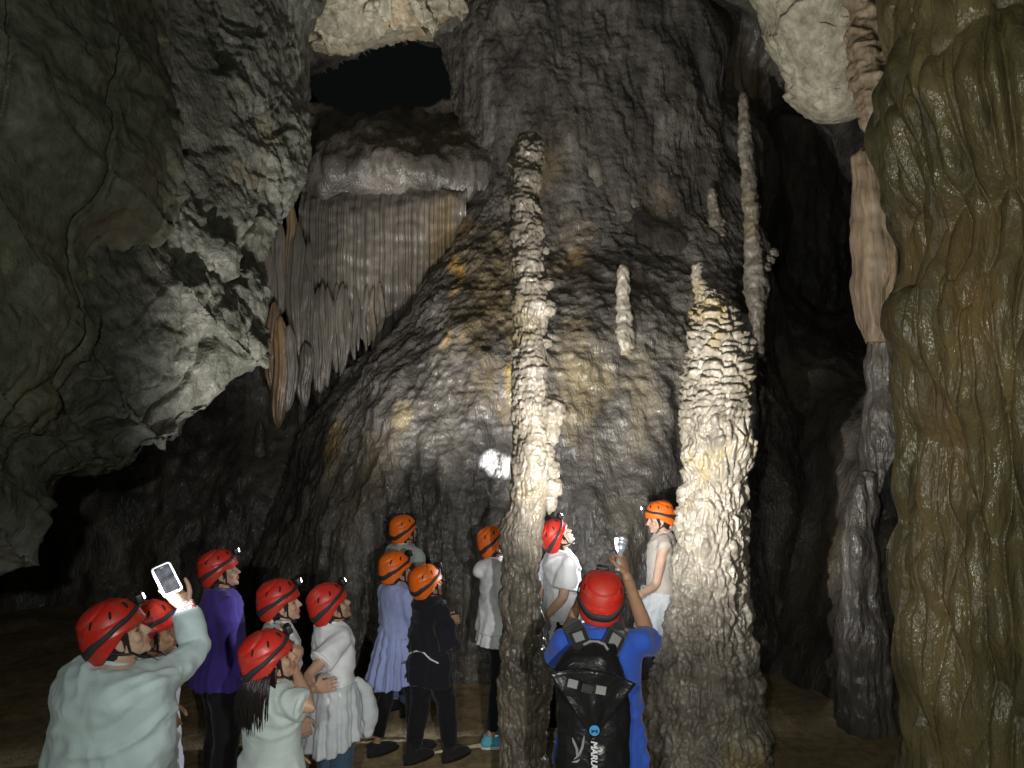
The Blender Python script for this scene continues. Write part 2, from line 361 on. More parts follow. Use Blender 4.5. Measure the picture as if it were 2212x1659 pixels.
def d_col(P, TH, r):
    z = P[..., 2]
    w1 = fbm(sc3(P, 3, 3, 1.2), 3)
    s1 = saw(z/0.27 + 0.9*w1); ring = np.where(s1 < 0.08, s1/0.08, (1-(s1-0.08)/0.92)**1.4)*np.clip(0.6+1.2*noise(P*2.5+4), 0, 1.3)
    hi = smooth(1.4, 2.2, z)
    a1, f1, v1 = pillow(P, 13, 13, 26, warp=0.6); b1, g1, u1 = pillow(P, 24, 24, 9, warp=0.7)
    return 0.035*fbm(sc3(P, 4, 4, 3.5), 3) + hi*(0.016*ring + 0.013*a1 + 0.005*v1) + (1-hi)*(0.026*b1+0.008*u1) + 0.010*b1*hi + 0.006*fbm(sc3(P, 40, 40, 30), 2) - 0.006
COLD = 5.05
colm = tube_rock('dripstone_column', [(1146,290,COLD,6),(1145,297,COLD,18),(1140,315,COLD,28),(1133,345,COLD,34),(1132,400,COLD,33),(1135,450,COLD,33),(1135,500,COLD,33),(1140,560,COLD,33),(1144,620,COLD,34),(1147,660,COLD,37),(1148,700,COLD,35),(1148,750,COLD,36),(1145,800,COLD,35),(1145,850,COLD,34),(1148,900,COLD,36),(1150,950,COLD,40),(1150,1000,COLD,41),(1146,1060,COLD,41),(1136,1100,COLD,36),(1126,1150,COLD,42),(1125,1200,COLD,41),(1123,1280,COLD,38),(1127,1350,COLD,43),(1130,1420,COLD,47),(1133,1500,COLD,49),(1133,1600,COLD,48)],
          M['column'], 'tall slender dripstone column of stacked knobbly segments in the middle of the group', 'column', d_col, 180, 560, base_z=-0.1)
def blob_part(name, c, rad, mat, parent, seed, n=40, amp=0.12):
    th = np.linspace(0, 2*PI, n, endpoint=False)[:, None]; ph = np.linspace(-PI/2, PI/2, n)[None]
    D = np.stack([np.cos(th)*np.cos(ph), np.sin(th)*np.cos(ph), np.sin(ph)+0*th], -1)
    k = 1 + amp*1.6*fbm(D*1.6+seed*5.3, 3) + amp*0.5*fbm(D*6+seed, 2)
    P = D*k[..., None]*np.array(rad) + np.array(c)
    if parent is not None and parent.type == 'MESH': P = P - np.array(parent.location)
    return grid_obj(name, P, mat, wrap=True, flip=False, parent=parent)
def pxr(c, rx, rz, ry=None, k=0):
    s = c[2]/F; p = at(*c); return tuple(p), (rx*s, (ry or rx)*s, rz*s)
for k, (u, v, rx, rz) in enumerate([(1180,612,19,14),(1182,664,20,20),(1178,740,15,12),(1192,888,30,32),(1193,928,17,34),(1190,1012,22,26),(1190,1052,24,24),(1188,1082,15,26),(1165,1440,34,44),(1118,760,14,14),(1180,540,8,10)]):
    c, r = pxr((u, v, COLD-0.03), rx, rz); blob_part('knob', c, r, M['column'], colm, k)

# the broad wet flowstone mound the visitors look at
zt = [-0.4, 0.5, 1.4, 2.3, 2.9, 3.6, 4.2, 4.8, 5.4, 6.2, 7.5, 9.6]; rt = [3.0, 2.97, 2.86, 2.5, 2.15, 1.5, 1.03, 0.72, 0.62, 0.74, 1.0, 1.25]
zz = np.concatenate([np.linspace(-0.4, 5.4, 370), np.linspace(5.42, 9.6, 170)]); rr = np.interp(zz, zt, rt)
rr = np.convolve(np.concatenate([[rr[0]]*12, rr, [rr[-1]]*12]), np.ones(25)/25, 'valid')
th = np.linspace(PI*0.94, PI*2.04, 430)
TH, ZZ = np.meshgrid(th, zz, indexing='ij'); RR = np.broadcast_to(rr[None], TH.shape)
rs = smooth(-0.25, 0.9, np.cos(TH))
RT = np.interp(zz, zt, [4.0, 4.0, 3.8, 3.5, 3.4, 3.35, 3.3, 3.25, 3.2, 3.05, 2.9, 2.8])[None]
RX = (RR*(1-rs)+RT*rs)*(1+0.12*noise(np.stack([np.cos(TH)*1.5, np.sin(TH)*1.5, ZZ*0.6], -1))+0.22*(1-rs)*smooth(4.2, 5.5, ZZ)*fbm(np.stack([np.cos(TH)*2, np.sin(TH)*2, ZZ*1.4+3], -1), 3))
Y0 = 9.7 + 0.36*np.maximum(0, ZZ-3.9)
P = np.stack([0.05+RX*np.cos(TH), Y0+0.85*RR*np.sin(TH), ZZ], -1)
n = np.stack([np.cos(TH), np.sin(TH), 0.35+0*TH], -1); n /= np.linalg.norm(n, axis=-1, keepdims=True)
_a, _f, _v = pillow(P, 17, 17, 6, warp=0.8); _b, _g, _u = pillow(P, 30, 30, 14, warp=0.8)
wv = fbm(sc3(P, 0.9, 0.9, 0.45), 4)
d = 0.013*_a + 0.004*_v + 0.017*_b + 0.18*wv + 0.05*noise(sc3(P, 3.6, 3.6, 0.45)) - 0.045*np.abs(noise(sc3(P, 7.5, 7.5, 0.8))) + 0.02*noise(sc3(P, 15, 15, 4)) + 0.02*np.abs(noise(sc3(P, 3, 3, 10)+0.5*wv[..., None]))
P = P + n*d[..., None]
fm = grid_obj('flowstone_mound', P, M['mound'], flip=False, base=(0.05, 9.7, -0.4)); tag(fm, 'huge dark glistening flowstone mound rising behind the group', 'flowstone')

_q = P.reshape(-1, 3)-np.array(CAM); _f = _q[:, 1]*math.cos(PITCH)+_q[:, 2]*math.sin(PITCH)
_pu = CX+_q[:, 0]/_f*F; _pv = CY-(-_q[:, 1]*math.sin(PITCH)+_q[:, 2]*math.cos(PITCH))/_f*F
def d_on_mound(u, v):
    m = (np.abs(_pu-u) < 9) & (np.abs(_pv-v) < 9); return float(np.median(_q[m, 1])) if m.any() else 9.6
# mineral stains on the mound (yellow ochre, rust, brown), with ragged outlines
st = np.zeros((P.shape[0]*P.shape[1], 4), np.float32); q = P.reshape(-1, 3)
rag = 0.55*fbm(sc3(q, 4, 4, 1.6), 4); rag2 = fbm(sc3(q, 9, 9, 3), 3)
for (u, v, rx, rz, col, k) in [(1070, 640, 0.6, 1.2, (0.16, 0.115, 0.055), 0.6), (1230, 560, 0.45, 0.8, (0.14, 0.1, 0.055), 0.45), (985, 575, 0.13, 0.40, (0.34, 0.2, 0.035), 0.85), (1000, 500, 0.22, 0.3, (0.22, 0.12, 0.04), 0.7), (1100, 805, 0.09, 0.3, (0.36, 0.25, 0.05), 0.8),
        (965, 730, 0.07, 0.22, (0.28, 0.18, 0.05), 0.7), (1245, 570, 0.1, 0.3, (0.26, 0.16, 0.06), 0.7), (1190, 350, 0.3, 0.5, (0.2, 0.145, 0.065), 0.4), (870, 905, 0.16, 0.16, (0.24, 0.19, 0.1), 0.7), (1250, 800, 0.35, 0.9, (0.19, 0.15, 0.08), 0.6), (1390, 840, 0.25, 0.7, (0.17, 0.14, 0.08), 0.5), (720, 960, 0.14, 0.35, (0.24, 0.16, 0.06), 0.7)]:
    dd = d_on_mound(u, v); c = at(u, v, dd); e = ((q[:, 0]-c.x)/rx)**2+((q[:, 2]-c.z)/rz)**2
    f = (k*smooth(1.15, 0.0, np.sqrt(e)+rag*0.9+0.45*rag2)).astype(np.float32)
    st[:, :3] = st[:, :3]*(1-f[:, None])+np.array(col, np.float32)*f[:, None]*np.where(st[:, 3:] > 0, 1, 1/np.maximum(f[:, None], 1e-4)); st[:, 3] = np.maximum(st[:, 3], f)
st[:, :3] = np.clip(st[:, :3], 0, 0.5)
ca = fm.data.color_attributes.new('stain', 'FLOAT_COLOR', 'POINT')
if len(ca.data) == len(st): ca.data.foreach_set('color', st.ravel())
# the fluted curtain left of the mound
cur = bpy.data.objects.new('drapery_curtain', None); COL.objects.link(cur); cur.location = at(800, 800, 9.9)
tag(cur, 'fluted grey and rust curtain of hanging dripstone blades above the mound', 'dripstone')
def blade(u, v0, v1, wpx, d, mat, seed, flutes=5, thick=0.6, tip=0.55, nu=26, nv=32, spindle=0.0):
    a = at(u, v0, d); b = at(u, v1, d); wd = wpx*d/F
    t = np.linspace(0, 1, nv)[None]; th = np.linspace(0, 2*PI, nu, endpoint=False)[:, None]
    T = np.where(t < tip, 1.0, np.sqrt(np.maximum(0, 1-((t-tip)/(1-tip))**1.6)))*0.97+0.03
    if spindle: T = T*np.clip(t/spindle, 0.0, 1)**0.6
    fl = 1+0.14*np.cos(flutes*th + 0.6*np.sin(t*5+seed))
    x = wd/2*np.cos(th)*T*fl; y = wd/2*thick*np.sin(th)*T*fl
    z = a.z + (b.z-a.z)*t + 0*th
    wob = 0.02*np.sin(t*7+seed*1.7)
    P = np.stack([a.x+x+wob, a.y+y+0*t, z], -1)
    nn = np.stack([np.cos(th)+0*t, np.sin(th)+0*t, 0*th+0*t], -1)
    P += nn*(0.012*fbm(sc3(P, 14, 14, 5)+seed, 3))[..., None]
    P -= np.array(cur.location)
    return grid_obj('stalactite', P, mat, wrap=True, flip=True, parent=cur)
# one fused, finely fluted sheet; its flutes end in ragged tips
rnd = random.Random(5); k = 0
lines = [640.0]
while lines[-1] < 1012: lines.append(lines[-1]+rnd.choice((rnd.uniform(3.5, 7), rnd.uniform(6, 15))))
lines = np.array(lines); ext = np.array([rnd.random()**1.6*46 for _ in lines]); hgt = np.array([rnd.uniform(0.25, 1.5) for _ in lines])
uu = np.linspace(644, 1008, 560); tt = np.linspace(0, 1, 110)
j = np.argmin(np.abs(uu[:, None]-lines[None]), 1); gap = np.interp(lines, lines, np.gradient(lines)); loc_ = np.clip(np.abs(uu-lines[j])/(gap[j]*0.5), 0, 1)
prof_ = np.sqrt(np.maximum(0, 1-loc_**2))
vt = np.interp(uu, [640, 680, 740, 760, 800, 850, 900, 1010], [720, 715, 690, 730, 725, 725, 680, 540])
vb = vt + ext[j]*prof_**1.2 - 6*(1-prof_)
U = uu[:, None]+0*tt[None]; Vv = 372 + (vb[:, None]-372)*tt[None]
X_ = np.empty((len(uu), len(tt), 3))
du = (U-CX)/F; dv = (CY-Vv)/F; c_, s_ = math.cos(PITCH), math.sin(PITCH); kk = 9.72/(c_-dv*s_)
X_[..., 0] = du*kk; X_[..., 2] = CAM.z+(s_+dv*c_)*kk
swell = 0.12*noise(np.stack([X_[..., 0]*1.6, X_[..., 2]*0.25, 0*U], -1)) + 0.05*noise(np.stack([X_[..., 0]*5, X_[..., 2]*0.3, 0*U], -1))
rip = 0.05*np.maximum(0, noise(np.stack([X_[..., 0]*2.2, X_[..., 2]*3.2, 0*U+4], -1))-0.1) + 0.02*noise(np.stack([X_[..., 0]*7, X_[..., 2]*9, 0*U], -1))
taper = 1-smooth(0.88, 1.0, tt)[None]*0.7
X_[..., 1] = 9.72 - swell - rip - 0.040*(prof_*hgt[j])[:, None]*(0.35+0.65*smooth(0.0, 0.3, tt))[None]*taper + 0.22*smooth(0.25, 0.0, tt)[None]
X_[..., 0] += 0.012*noise(np.stack([X_[..., 2]*2.5, X_[..., 0]*0.8, 0*U], -1))
o = grid_obj('curtain_sheet', X_-np.array(cur.location), M['curtain'], parent=cur, flip=True)
md = o.modifiers.new('thick', 'SOLIDIFY'); md.thickness = 0.03; md.offset = -1
for (u, v0, v1, wd, d, m) in [(672,660,828,20,9.55,'curtain'),(684,660,846,22,9.5,'curtain'),(698,650,852,24,9.5,'curtain'),(711,660,838,20,9.5,'curtain'),(726,650,806,18,9.55,'curtain'),(738,650,816,20,9.5,'curtain'),(750,660,792,16,9.5,'curtain'),(768,660,780,12,9.6,'curtain'),(789,660,764,9,9.6,'curtain'),(806,660,756,9,9.6,'curtain'),(824,650,746,10,9.6,'curtain'),(655,600,812,28,9.45,'curtain'),(643,560,790,24,9.4,'curtain'),(668,560,760,22,9.5,'curtain'),
        (608,720,925,34,9.0,'curtain_rust'),(590,690,850,30,9.05,'curtain_rust'),(572,700,800,26,9.1,'curtain_rust'),(626,740,890,30,9.0,'curtain'),(628,470,640,22,9.4,'curtain_rust'),(640,520,760,34,9.4,'curtain'),(604,520,690,30,9.3,'curtain'),(575,560,700,30,9.2,'curtain'),(660,780,880,30,9.3,'curtain')]:
    blade(u, v0-40, v1, wd, d, M[m], k, 8, 0.8, 0.62, 40, 40, 0.2); k += 1
# wet brown flowstone pillar close to the camera
def d_fore(P, TH, r):
    z = P[..., 2]
    wq = sc3(P, 9.0, 9.0, 0.75) + np.stack([0.7*noise(sc3(P, 1.7, 1.7, 1.1)+3), 0.7*noise(sc3(P, 1.7, 1.7, 1.1)+8), 0.3*noise(P*2)], -1)
    a, b, v = worley(wq); dr = np.sqrt(np.clip(b-a, 0, 0.5))
    wq2 = sc3(P, 12, 12, 3.0) + 0.6*np.stack([noise(P*3+3), noise(P*3+8), 0*z], -1); a2, b2, v2 = worley(wq2)
    s = saw(z/0.95+0.45*fbm(sc3(P, 1.3, 1.3, 0.5), 2)+0.25); sh = np.where(s < 0.12, s/0.12, (1-(s-0.12)/0.88)**1.2)
    return 0.08*fbm(sc3(P, 1.3, 1.3, 1.1), 3) + 0.085*dr + 0.012*v + 0.03*(0.6-a2) + 0.035*sh + 0.012*noise(sc3(P, 9, 9, 7)) - 0.13
ed = [(-120,1890),(0,1890),(80,1916),(130,1903),(200,1880),(260,1872),(300,1882),(400,1892),(480,1928),(560,1924),(620,1896),(690,1890),(800,1903),(860,1905),(930,1925),(1000,1935),(1060,1940),(1130,1958),(1180,1950),(1250,1938),(1320,1934),(1400,1938),(1480,1934),(1560,1945),(1660,1955),(1800,1960)]
thv = np.concatenate([np.linspace(R(150), R(310), 290), np.linspace(R(315), R(505), 30)])
tube_rock('flowstone_pillar', [(e+305, v, 3.25, 305) for v, e in ed], M['fore'], 'glossy brown and olive flowstone pillar with deep vertical ripples filling the edge of the view', 'flowstone', d_fore, 0, 450, base_z=-0.1, thetas=thv)

# formations on and in front of the back wall
def on_wall(u, v, off=0.05):
    d = 9.0
    for _ in range(12):
        p = at(u, v, d); d = 0.5*d + 0.5*(float(wall_y(np.array([p.x]), np.array([p.z]))[0]) - off)
    return d
def d_small(P, TH, r):
    z = P[..., 2]; s1 = saw(z/0.16+0.5*fbm(sc3(P, 4, 4, 2), 2)); ring = np.where(s1 < 0.15, s1/0.15, 1-(s1-0.15)/0.85)
    return (0.25*r*ring*0.7 + 0.3*r*fbm(sc3(P, 6, 6, 5), 3) + 0.01*fbm(sc3(P, 24, 24, 16), 2))
dt = min(on_wall(1640, 930, 0.0), 9.0); dt = min(dt, d_on_mound(1625, 500)-0.1, d_on_mound(1625, 700)-0.1)
thin = tube_rock('stalagmite', [(1605,198,dt,4),(1606,225,dt,10),(1610,290,dt,13),(1613,340,dt,14),(1618,400,dt,15),(1622,440,dt,16),(1625,500,dt,16),(1630,560,dt,18),(1632,610,dt,23),(1635,650,dt,22),(1636,700,dt,14),(1638,740,dt,12),(1640,790,dt,14),(1640,860,dt,13),(1640,930,dt,18),(1640,1010,dt,34),(1640,1100,dt,60)],
          M['column'], 'needle thin tall stalagmite standing in front of the black cleft', 'stalagmite', d_small, 60, 300)
for q, (u, v, rx, rz) in enumerate([(1648,578,18,14),(1662,562,13,12),(1672,546,11,11),(1650,622,14,18)]):
    c, r = pxr((u, v, dt), rx, rz); blob_part('knob', c, r, M['column'], thin, q+20, 30)
d1 = d_on_mound(1348, 725)+0.03
tube_rock('stalagmite', [(1345,570,d1,4),(1346,580,d1,11),(1346,610,d1,13),(1347,650,d1,14),(1348,690,d1,16),(1349,730,d1,20),(1349,770,d1,22)], M['stal'], 'short pale candle shaped stalagmite on the dark slope', 'stalagmite', d_small, 50, 90)
d2 = d_on_mound(1545, 480)-0.03
s2 = tube_rock('stalagmite', [(1538,404,d2,4),(1538,412,d2,9),(1540,440,d2,11),(1546,470,d2,13),(1548,500,d2,16),(1548,540,d2,26)], M['column'], 'stubby knobbly stalagmite high on the wall beside the needle stalagmite', 'stalagmite', d_small, 50, 90)
for q, (u, v, rx, rz) in enumerate([(1560,480,9,8),(1530,492,8,9),(1520,508,7,8),(1524,528,13,11),(1560,505,10,9),(1505,540,8,8)]):
    c, r = pxr((u, v, d2), rx, rz); blob_part('knob', c, r, M['column'], s2, q+30, 26)
# pale ceiling pendant, tan drape and tan pillar behind the brown pillar
def d_rag(P, TH, r):
    fl = np.abs(noise(sc3(P, 7, 7, 1.2)))
    return 0.14*fbm(P*1.6, 4) + 0.08*(fl-0.3) + 0.03*fbm(P*9, 3)
tube_rock('ceiling_pendant', [(1806,262,8.6,10),(1810,250,8.6,50),(1812,228,8.6,78),(1808,195,8.5,98),(1803,150,8.4,118),(1800,110,8.3,132),(1795,80,8.2,142),(1790,0,8.1,160),(1790,-120,8.0,190)][::1], M['pale'], 'pale yellowish rock mass hanging from the ceiling next to the brown pillar', 'rock', d_rag, 130, 160)
tube_rock('stalactite', [(1886,330,7.2,3),(1884,300,7.2,10),(1880,250,7.2,24),(1878,180,7.2,36),(1876,100,7.2,42),(1875,30,7.2,40),(1875,-80,7.1,50)], M['tan'], 'tan ragged stalactite drape tapering to a point beside the brown pillar', 'stalactite', d_small, 70, 160)
def d_flute(P, TH, r):
    return 0.05*fbm(P*2, 3) + 0.05*(np.abs(noise(sc3(P, 9, 9, 0.7)))-0.3) + 0.012*fbm(sc3(P, 22, 22, 5), 3)
tube_rock('dripstone_pillar', [(1868,318,6.9,6),(1870,335,6.9,26),(1884,380,6.9,38),(1890,450,6.9,44),(1895,560,6.9,50),(1895,650,6.9,48),(1896,705,6.9,40),(1896,740,6.9,30)], M['tan'], 'tan fluted dripstone pillar half hidden behind the brown pillar', 'column', d_flute, 120, 180)
tube_rock('dripstone_pillar', [(1908,690,7.2,10),(1908,700,7.2,34),(1912,800,7.2,44),(1915,900,7.2,48),(1918,1000,7.2,52),(1920,1150,7.2,58),(1920,1300,7.2,66)], M['wall'], 'dark grey fluted dripstone pillar below the tan one', 'column', d_flute, 100, 200, base_z=-0.1)
tube_rock('stalagmite', [(1872,1016,6.3,4),(1868,1030,6.3,16),(1862,1080,6.3,27),(1856,1150,6.3,36),(1858,1230,6.3,44),(1862,1330,6.3,48),(1868,1450,6.3,58)], M['wall'], 'hunched dark stalagmite in the dim corner by the brown pillar', 'stalagmite', d_flute, 90, 180, base_z=-0.1)
d3 = on_wall(562, 965, 0.0)
tube_rock('stalagmite', [(563,908,d3,2),(563,915,d3,7),(562,935,d3,9),(562,975,d3,12),(562,1000,d3+0.1,12)], M['column'], 'tiny pale stalagmite stub under the rust coloured curtain', 'stalagmite', d_small, 30, 40)
# ------------------------------------------------------------------ people: tools
V3 = Vector
class Blob:
    def __init__(self): self.v = []; self.f = []
    def ring(self, c, ax, ay, n):
        i0 = len(self.v)
        for k in range(n):
            a = 2*PI*k/n; self.v.append(tuple(c + ax*math.cos(a) + ay*math.sin(a)))
        return i0
    def skin(self, rings, n, c0, c1):
        for a, b in zip(rings[:-1], rings[1:]):
            for j in range(n):
                k = (j+1) % n; self.f.append((a+j, a+k, b+k, b+j))
        i = len(self.v); self.v.append(tuple(c0)); self.v.append(tuple(c1))
        a, b = rings[0], rings[-1]
        for j in range(n):
            k = (j+1) % n; self.f.append((i, a+k, a+j)); self.f.append((i+1, b+j, b+k))
    def tube(self, pts, radii, n=14, side=V3((1, 0, 0)), e=1.0, flat=(False, False)):
        pts = [V3(p) for p in pts]; m = len(pts); rings = []
        dirs = []
        for i in range(m):
            a = pts[max(0, i-1)]; b = pts[min(m-1, i+1)]; dirs.append((b-a).normalized())
        def fr(t):
            s = side - t*side.dot(t)
            if s.length < 1e-3: s = V3((0, 1, 0)) - t*t.y
            s.normalize(); return s, t.cross(s)
        def add(c, r, t):
            s, b = fr(t); rings.append(self.ring(c, s*r*e, b*r, n))
        c0, c1 = pts[0], pts[-1]
        if not flat[0]:
            for q in (80, 55, 28): add(pts[0]-dirs[0]*radii[0]*math.sin(R(q)), radii[0]*math.cos(R(q)), dirs[0])
            c0 = pts[0]-dirs[0]*radii[0]
        for p, r, t in zip(pts, radii, dirs): add(p, r, t)
        if not flat[1]:
            for q in (28, 55, 80): add(pts[-1]+dirs[-1]*radii[-1]*math.sin(R(q)), radii[-1]*math.cos(R(q)), dirs[-1])
            c1 = pts[-1]+dirs[-1]*radii[-1]
        self.skin(rings, n, c0, c1)
    def ell(self, c, rad, rot=None, n=16, m=10):
        c = V3(c); rot = rot or Matrix.Identity(3); rings = []
        for i in range(1, m):
            a = -PI/2 + PI*i/m
            rings.append(self.ring(c + rot@V3((0, 0, rad[2]*math.sin(a))), rot@V3((rad[0]*math.cos(a), 0, 0)), rot@V3((0, rad[1]*math.cos(a), 0)), n))
        self.skin(rings, n, c - rot@V3((0, 0, rad[2])), c + rot@V3((0, 0, rad[2])))
    def loft(self, secs, n=24):
        rings = [self.ring(V3(c), V3(a), V3(b), n) for c, a, b in secs]
        self.skin(rings, n, V3(secs[0][0]), V3(secs[-1][0]))
    def remesh(self, vox, it=4, fac=0.5):
        me = bpy.data.meshes.new('tmp'); me.from_pydata(self.v, [], self.f)
        ob = bpy.data.objects.new('tmp', me); COL.objects.link(ob)
        md = ob.modifiers.new('r', 'REMESH'); md.mode = 'VOXEL'; md.voxel_size = vox; md.use_smooth_shade = True
        if it:
            sm = ob.modifiers.new('s', 'SMOOTH'); sm.factor = fac; sm.iterations = it
        dg = bpy.context.evaluated_depsgraph_get()
        out = bpy.data.meshes.new_from_object(ob.evaluated_get(dg))
        bpy.data.objects.remove(ob); bpy.data.meshes.remove(me)
        return out
def m_arr(me):
    n = len(me.vertices); v = np.empty(n*3, np.float32); me.vertices.foreach_get('co', v)
    l = np.empty(len(me.loops), np.int32); me.loops.foreach_get('vertex_index', l)
    t = np.empty(len(me.polygons), np.int32); me.polygons.foreach_get('loop_total', t)
    return v.reshape(-1, 3), l, t
def join_meshes(name, parts):
    Vs, Ls, Ts, o = [], [], [], 0
    for v, l, t in parts: Vs.append(v); Ls.append(l+o); Ts.append(t); o += len(v)
    Vv = np.concatenate(Vs); L = np.concatenate(Ls); T = np.concatenate(Ts)
    me = bpy.data.meshes.new(name)
    me.vertices.add(len(Vv)); me.vertices.foreach_set('co', Vv.ravel().astype(np.float32))
    me.loops.add(len(L)); me.loops.foreach_set('vertex_index', L.astype(np.int32))
    me.polygons.add(len(T)); st = np.concatenate([[0], np.cumsum(T)[:-1]]).astype(np.int32)
    me.polygons.foreach_set('loop_start', st); me.polygons.foreach_set('use_smooth', np.ones(len(T), bool))
    me.update(calc_edges=True); me.validate(); return me
def vnormals(me):
    n = np.empty(len(me.vertices)*3, np.float32); me.vertex_normals.foreach_get('vector', n); return n.reshape(-1, 3)
def offset(me, fn):
    v, _, _ = m_arr(me); n = vnormals(me)
    v = v + n*fn(v.astype(np.float64))[:, None]
    me.vertices.foreach_set('co', v.ravel().astype(np.float32)); me.update()
    return me

# ------------------------------------------------------------------ people: materials
def plain(name, col, rough=0.6, spec=0.5, metal=0.0, coat=0.0, bump=0.0, bscale=200, var=0.0, emit=None, emits=0.0, sheen=0.0):
    m, nt, b = new_mat(name)
    b.inputs['Base Color'].default_value = (*col, 1); b.inputs['Roughness'].default_value = rough
    b.inputs['Specular IOR Level'].default_value = spec; b.inputs['Metallic'].default_value = metal
    b.inputs['Coat Weight'].default_value = coat; b.inputs['Coat Roughness'].default_value = 0.12
    if sheen: b.inputs['Sheen Weight'].default_value = sheen
    if emit: b.inputs['Emission Color'].default_value = (*emit, 1); b.inputs['Emission Strength'].default_value = emits
    if bump or var:
        tc = nd(nt, 'ShaderNodeTexCoord')
        if var:
            n1 = nd(nt, 'ShaderNodeTexNoise', Scale=9.0, Detail=4.0); nt.links.new(tc.outputs['Object'], n1.inputs['Vector'])
            f = ramp(nt, n1.outputs[0], [(0.3, 1-var), (0.7, 1+var*0.4)]).outputs[0]
            c = mixc(nt, col, f, 1.0, 'MULTIPLY'); nt.links.new(c, b.inputs['Base Color'])
        if bump:
            n2 = nd(nt, 'ShaderNodeTexNoise', Scale=float(bscale), Detail=2.0); nt.links.new(tc.outputs['Object'], n2.inputs['Vector'])
            bp = nd(nt, 'ShaderNodeBump', Strength=bump, Distance=0.004); nt.links.new(n2.outputs[0], bp.inputs['Height']); nt.links.new(bp.outputs[0], b.inputs['Normal'])
    return m
def cloth(name, col, var=0.18, rough=0.9):
    m, nt, b = new_mat(name); b.inputs['Roughness'].default_value = rough; b.inputs['Specular IOR Level'].default_value = 0.25; b.inputs['Sheen Weight'].default_value = 0.12
    tc = nd(nt, 'ShaderNodeTexCoord')
    n1 = nd(nt, 'ShaderNodeTexNoise', Scale=7.0, Detail=4.0); nt.links.new(tc.outputs['Object'], n1.inputs['Vector'])
    nt.links.new(mixc(nt, col, ramp(nt, n1.outputs[0], [(0.3, 1-var), (0.7, 1+var*0.3)]).outputs[0], 1.0, 'MULTIPLY'), b.inputs['Base Color'])
    n2 = nd(nt, 'ShaderNodeTexNoise', Scale=11.0, Detail=3.0, Distortion=1.2); n2.noise_type = 'RIDGED_MULTIFRACTAL'; nt.links.new(tc.outputs['Object'], n2.inputs['Vector'])
    n3 = nd(nt, 'ShaderNodeTexNoise', Scale=120.0, Detail=1.0); nt.links.new(tc.outputs['Object'], n3.inputs['Vector'])
    b1 = nd(nt, 'ShaderNodeBump', Strength=0.35, Distance=0.012); nt.links.new(n2.outputs[0], b1.inputs['Height'])
    b2 = nd(nt, 'ShaderNodeBump', Strength=0.25, Distance=0.003); nt.links.new(n3.outputs[0], b2.inputs['Height']); nt.links.new(b1.outputs[0], b2.inputs['Normal'])
    nt.links.new(b2.outputs[0], b.inputs['Normal']); return m
def skin_mat(name):
    m, nt, b = new_mat(name)
    a = nd(nt, 'ShaderNodeAttribute', attribute_name='tint'); tc = nd(nt, 'ShaderNodeTexCoord')
    n1 = nd(nt, 'ShaderNodeTexNoise', Scale=22.0, Detail=3.0); nt.links.new(tc.outputs['Object'], n1.inputs['Vector'])
    f = ramp(nt, n1.outputs[0], [(0.3, 0.88), (0.7, 1.06)]).outputs[0]
    nt.links.new(mixc(nt, a.outputs[0], f, 1.0, 'MULTIPLY'), b.inputs['Base Color'])
    b.inputs['Roughness'].default_value = 0.5; b.inputs['Specular IOR Level'].default_value = 0.35
    b.inputs['Subsurface Weight'].default_value = 0.0
    return m
M['skin'] = skin_mat('skin')
def helm_mat(name, col):
    m, nt, b = new_mat(name); tc = nd(nt, 'ShaderNodeTexCoord'); oi = nd(nt, 'ShaderNodeObjectInfo')
    av = nd(nt, 'ShaderNodeVectorMath', operation='ADD'); nt.links.new(tc.outputs['Object'], av.inputs[0]); nt.links.new(oi.outputs['Location'], av.inputs[1])
    n1 = nd(nt, 'ShaderNodeTexNoise', Scale=13.0, Detail=5.0, Roughness=0.65); nt.links.new(av.outputs[0], n1.inputs['Vector'])
    n2 = nd(nt, 'ShaderNodeTexNoise', Scale=70.0, Detail=3.0, Distortion=2.0); nt.links.new(av.outputs[0], n2.inputs['Vector'])
    c = mixc(nt, col, (col[0]*0.5+0.06, col[1]*0.6+0.045, col[2]*0.6+0.03), ramp(nt, n1.outputs[0], [(0.5, 0.0), (0.72, 0.8)]).outputs[0])      # dust and mud smears
    c = mixc(nt, c, (col[0]*0.5+0.3, col[1]*0.5+0.2, col[2]*0.5+0.16), ramp(nt, n2.outputs[0], [(0.66, 0.0), (0.7, 0.55)]).outputs[0])            # scuffs
    nt.links.new(c, b.inputs['Base Color'])
    nt.links.new(ramp(nt, n1.outputs[0], [(0.35, 0.28), (0.65, 0.6)]).outputs[0], b.inputs['Roughness'])
    bp = nd(nt, 'ShaderNodeBump', Strength=0.08, Distance=0.004); nt.links.new(n2.outputs[0], bp.inputs['Height']); nt.links.new(bp.outputs[0], b.inputs['Normal'])
    return m
M['red'] = helm_mat('red_helmet_plastic', (0.55, 0.026, 0.016))
M['orange'] = helm_mat('orange_helmet_plastic', (0.9, 0.16, 0.008))
M['black'] = plain('black_plastic', (0.012, 0.012, 0.013), 0.45)
M['vent'] = plain('vent_dark', (0.006, 0.005, 0.005), 0.8)
M['band'] = plain('elastic_band', (0.03, 0.03, 0.034), 0.7, bump=0.4, bscale=90, var=0.4)
M['silver'] = plain('silver_plastic', (0.5, 0.52, 0.55), 0.25, metal=0.7)
M['steel'] = plain('polished_steel', (0.75, 0.77, 0.8), 0.12, metal=1.0)
M['lens'] = plain('lamp_lens', (0.9, 0.95, 1.0), 0.1, emit=(0.85, 0.93, 1.0), emits=14.0)
M['lensoff'] = plain('lamp_lens_dim', (0.6, 0.65, 0.7), 0.1)
M['hair'] = plain('black_hair', (0.012, 0.009, 0.008), 0.38, bump=0.5, bscale=70)
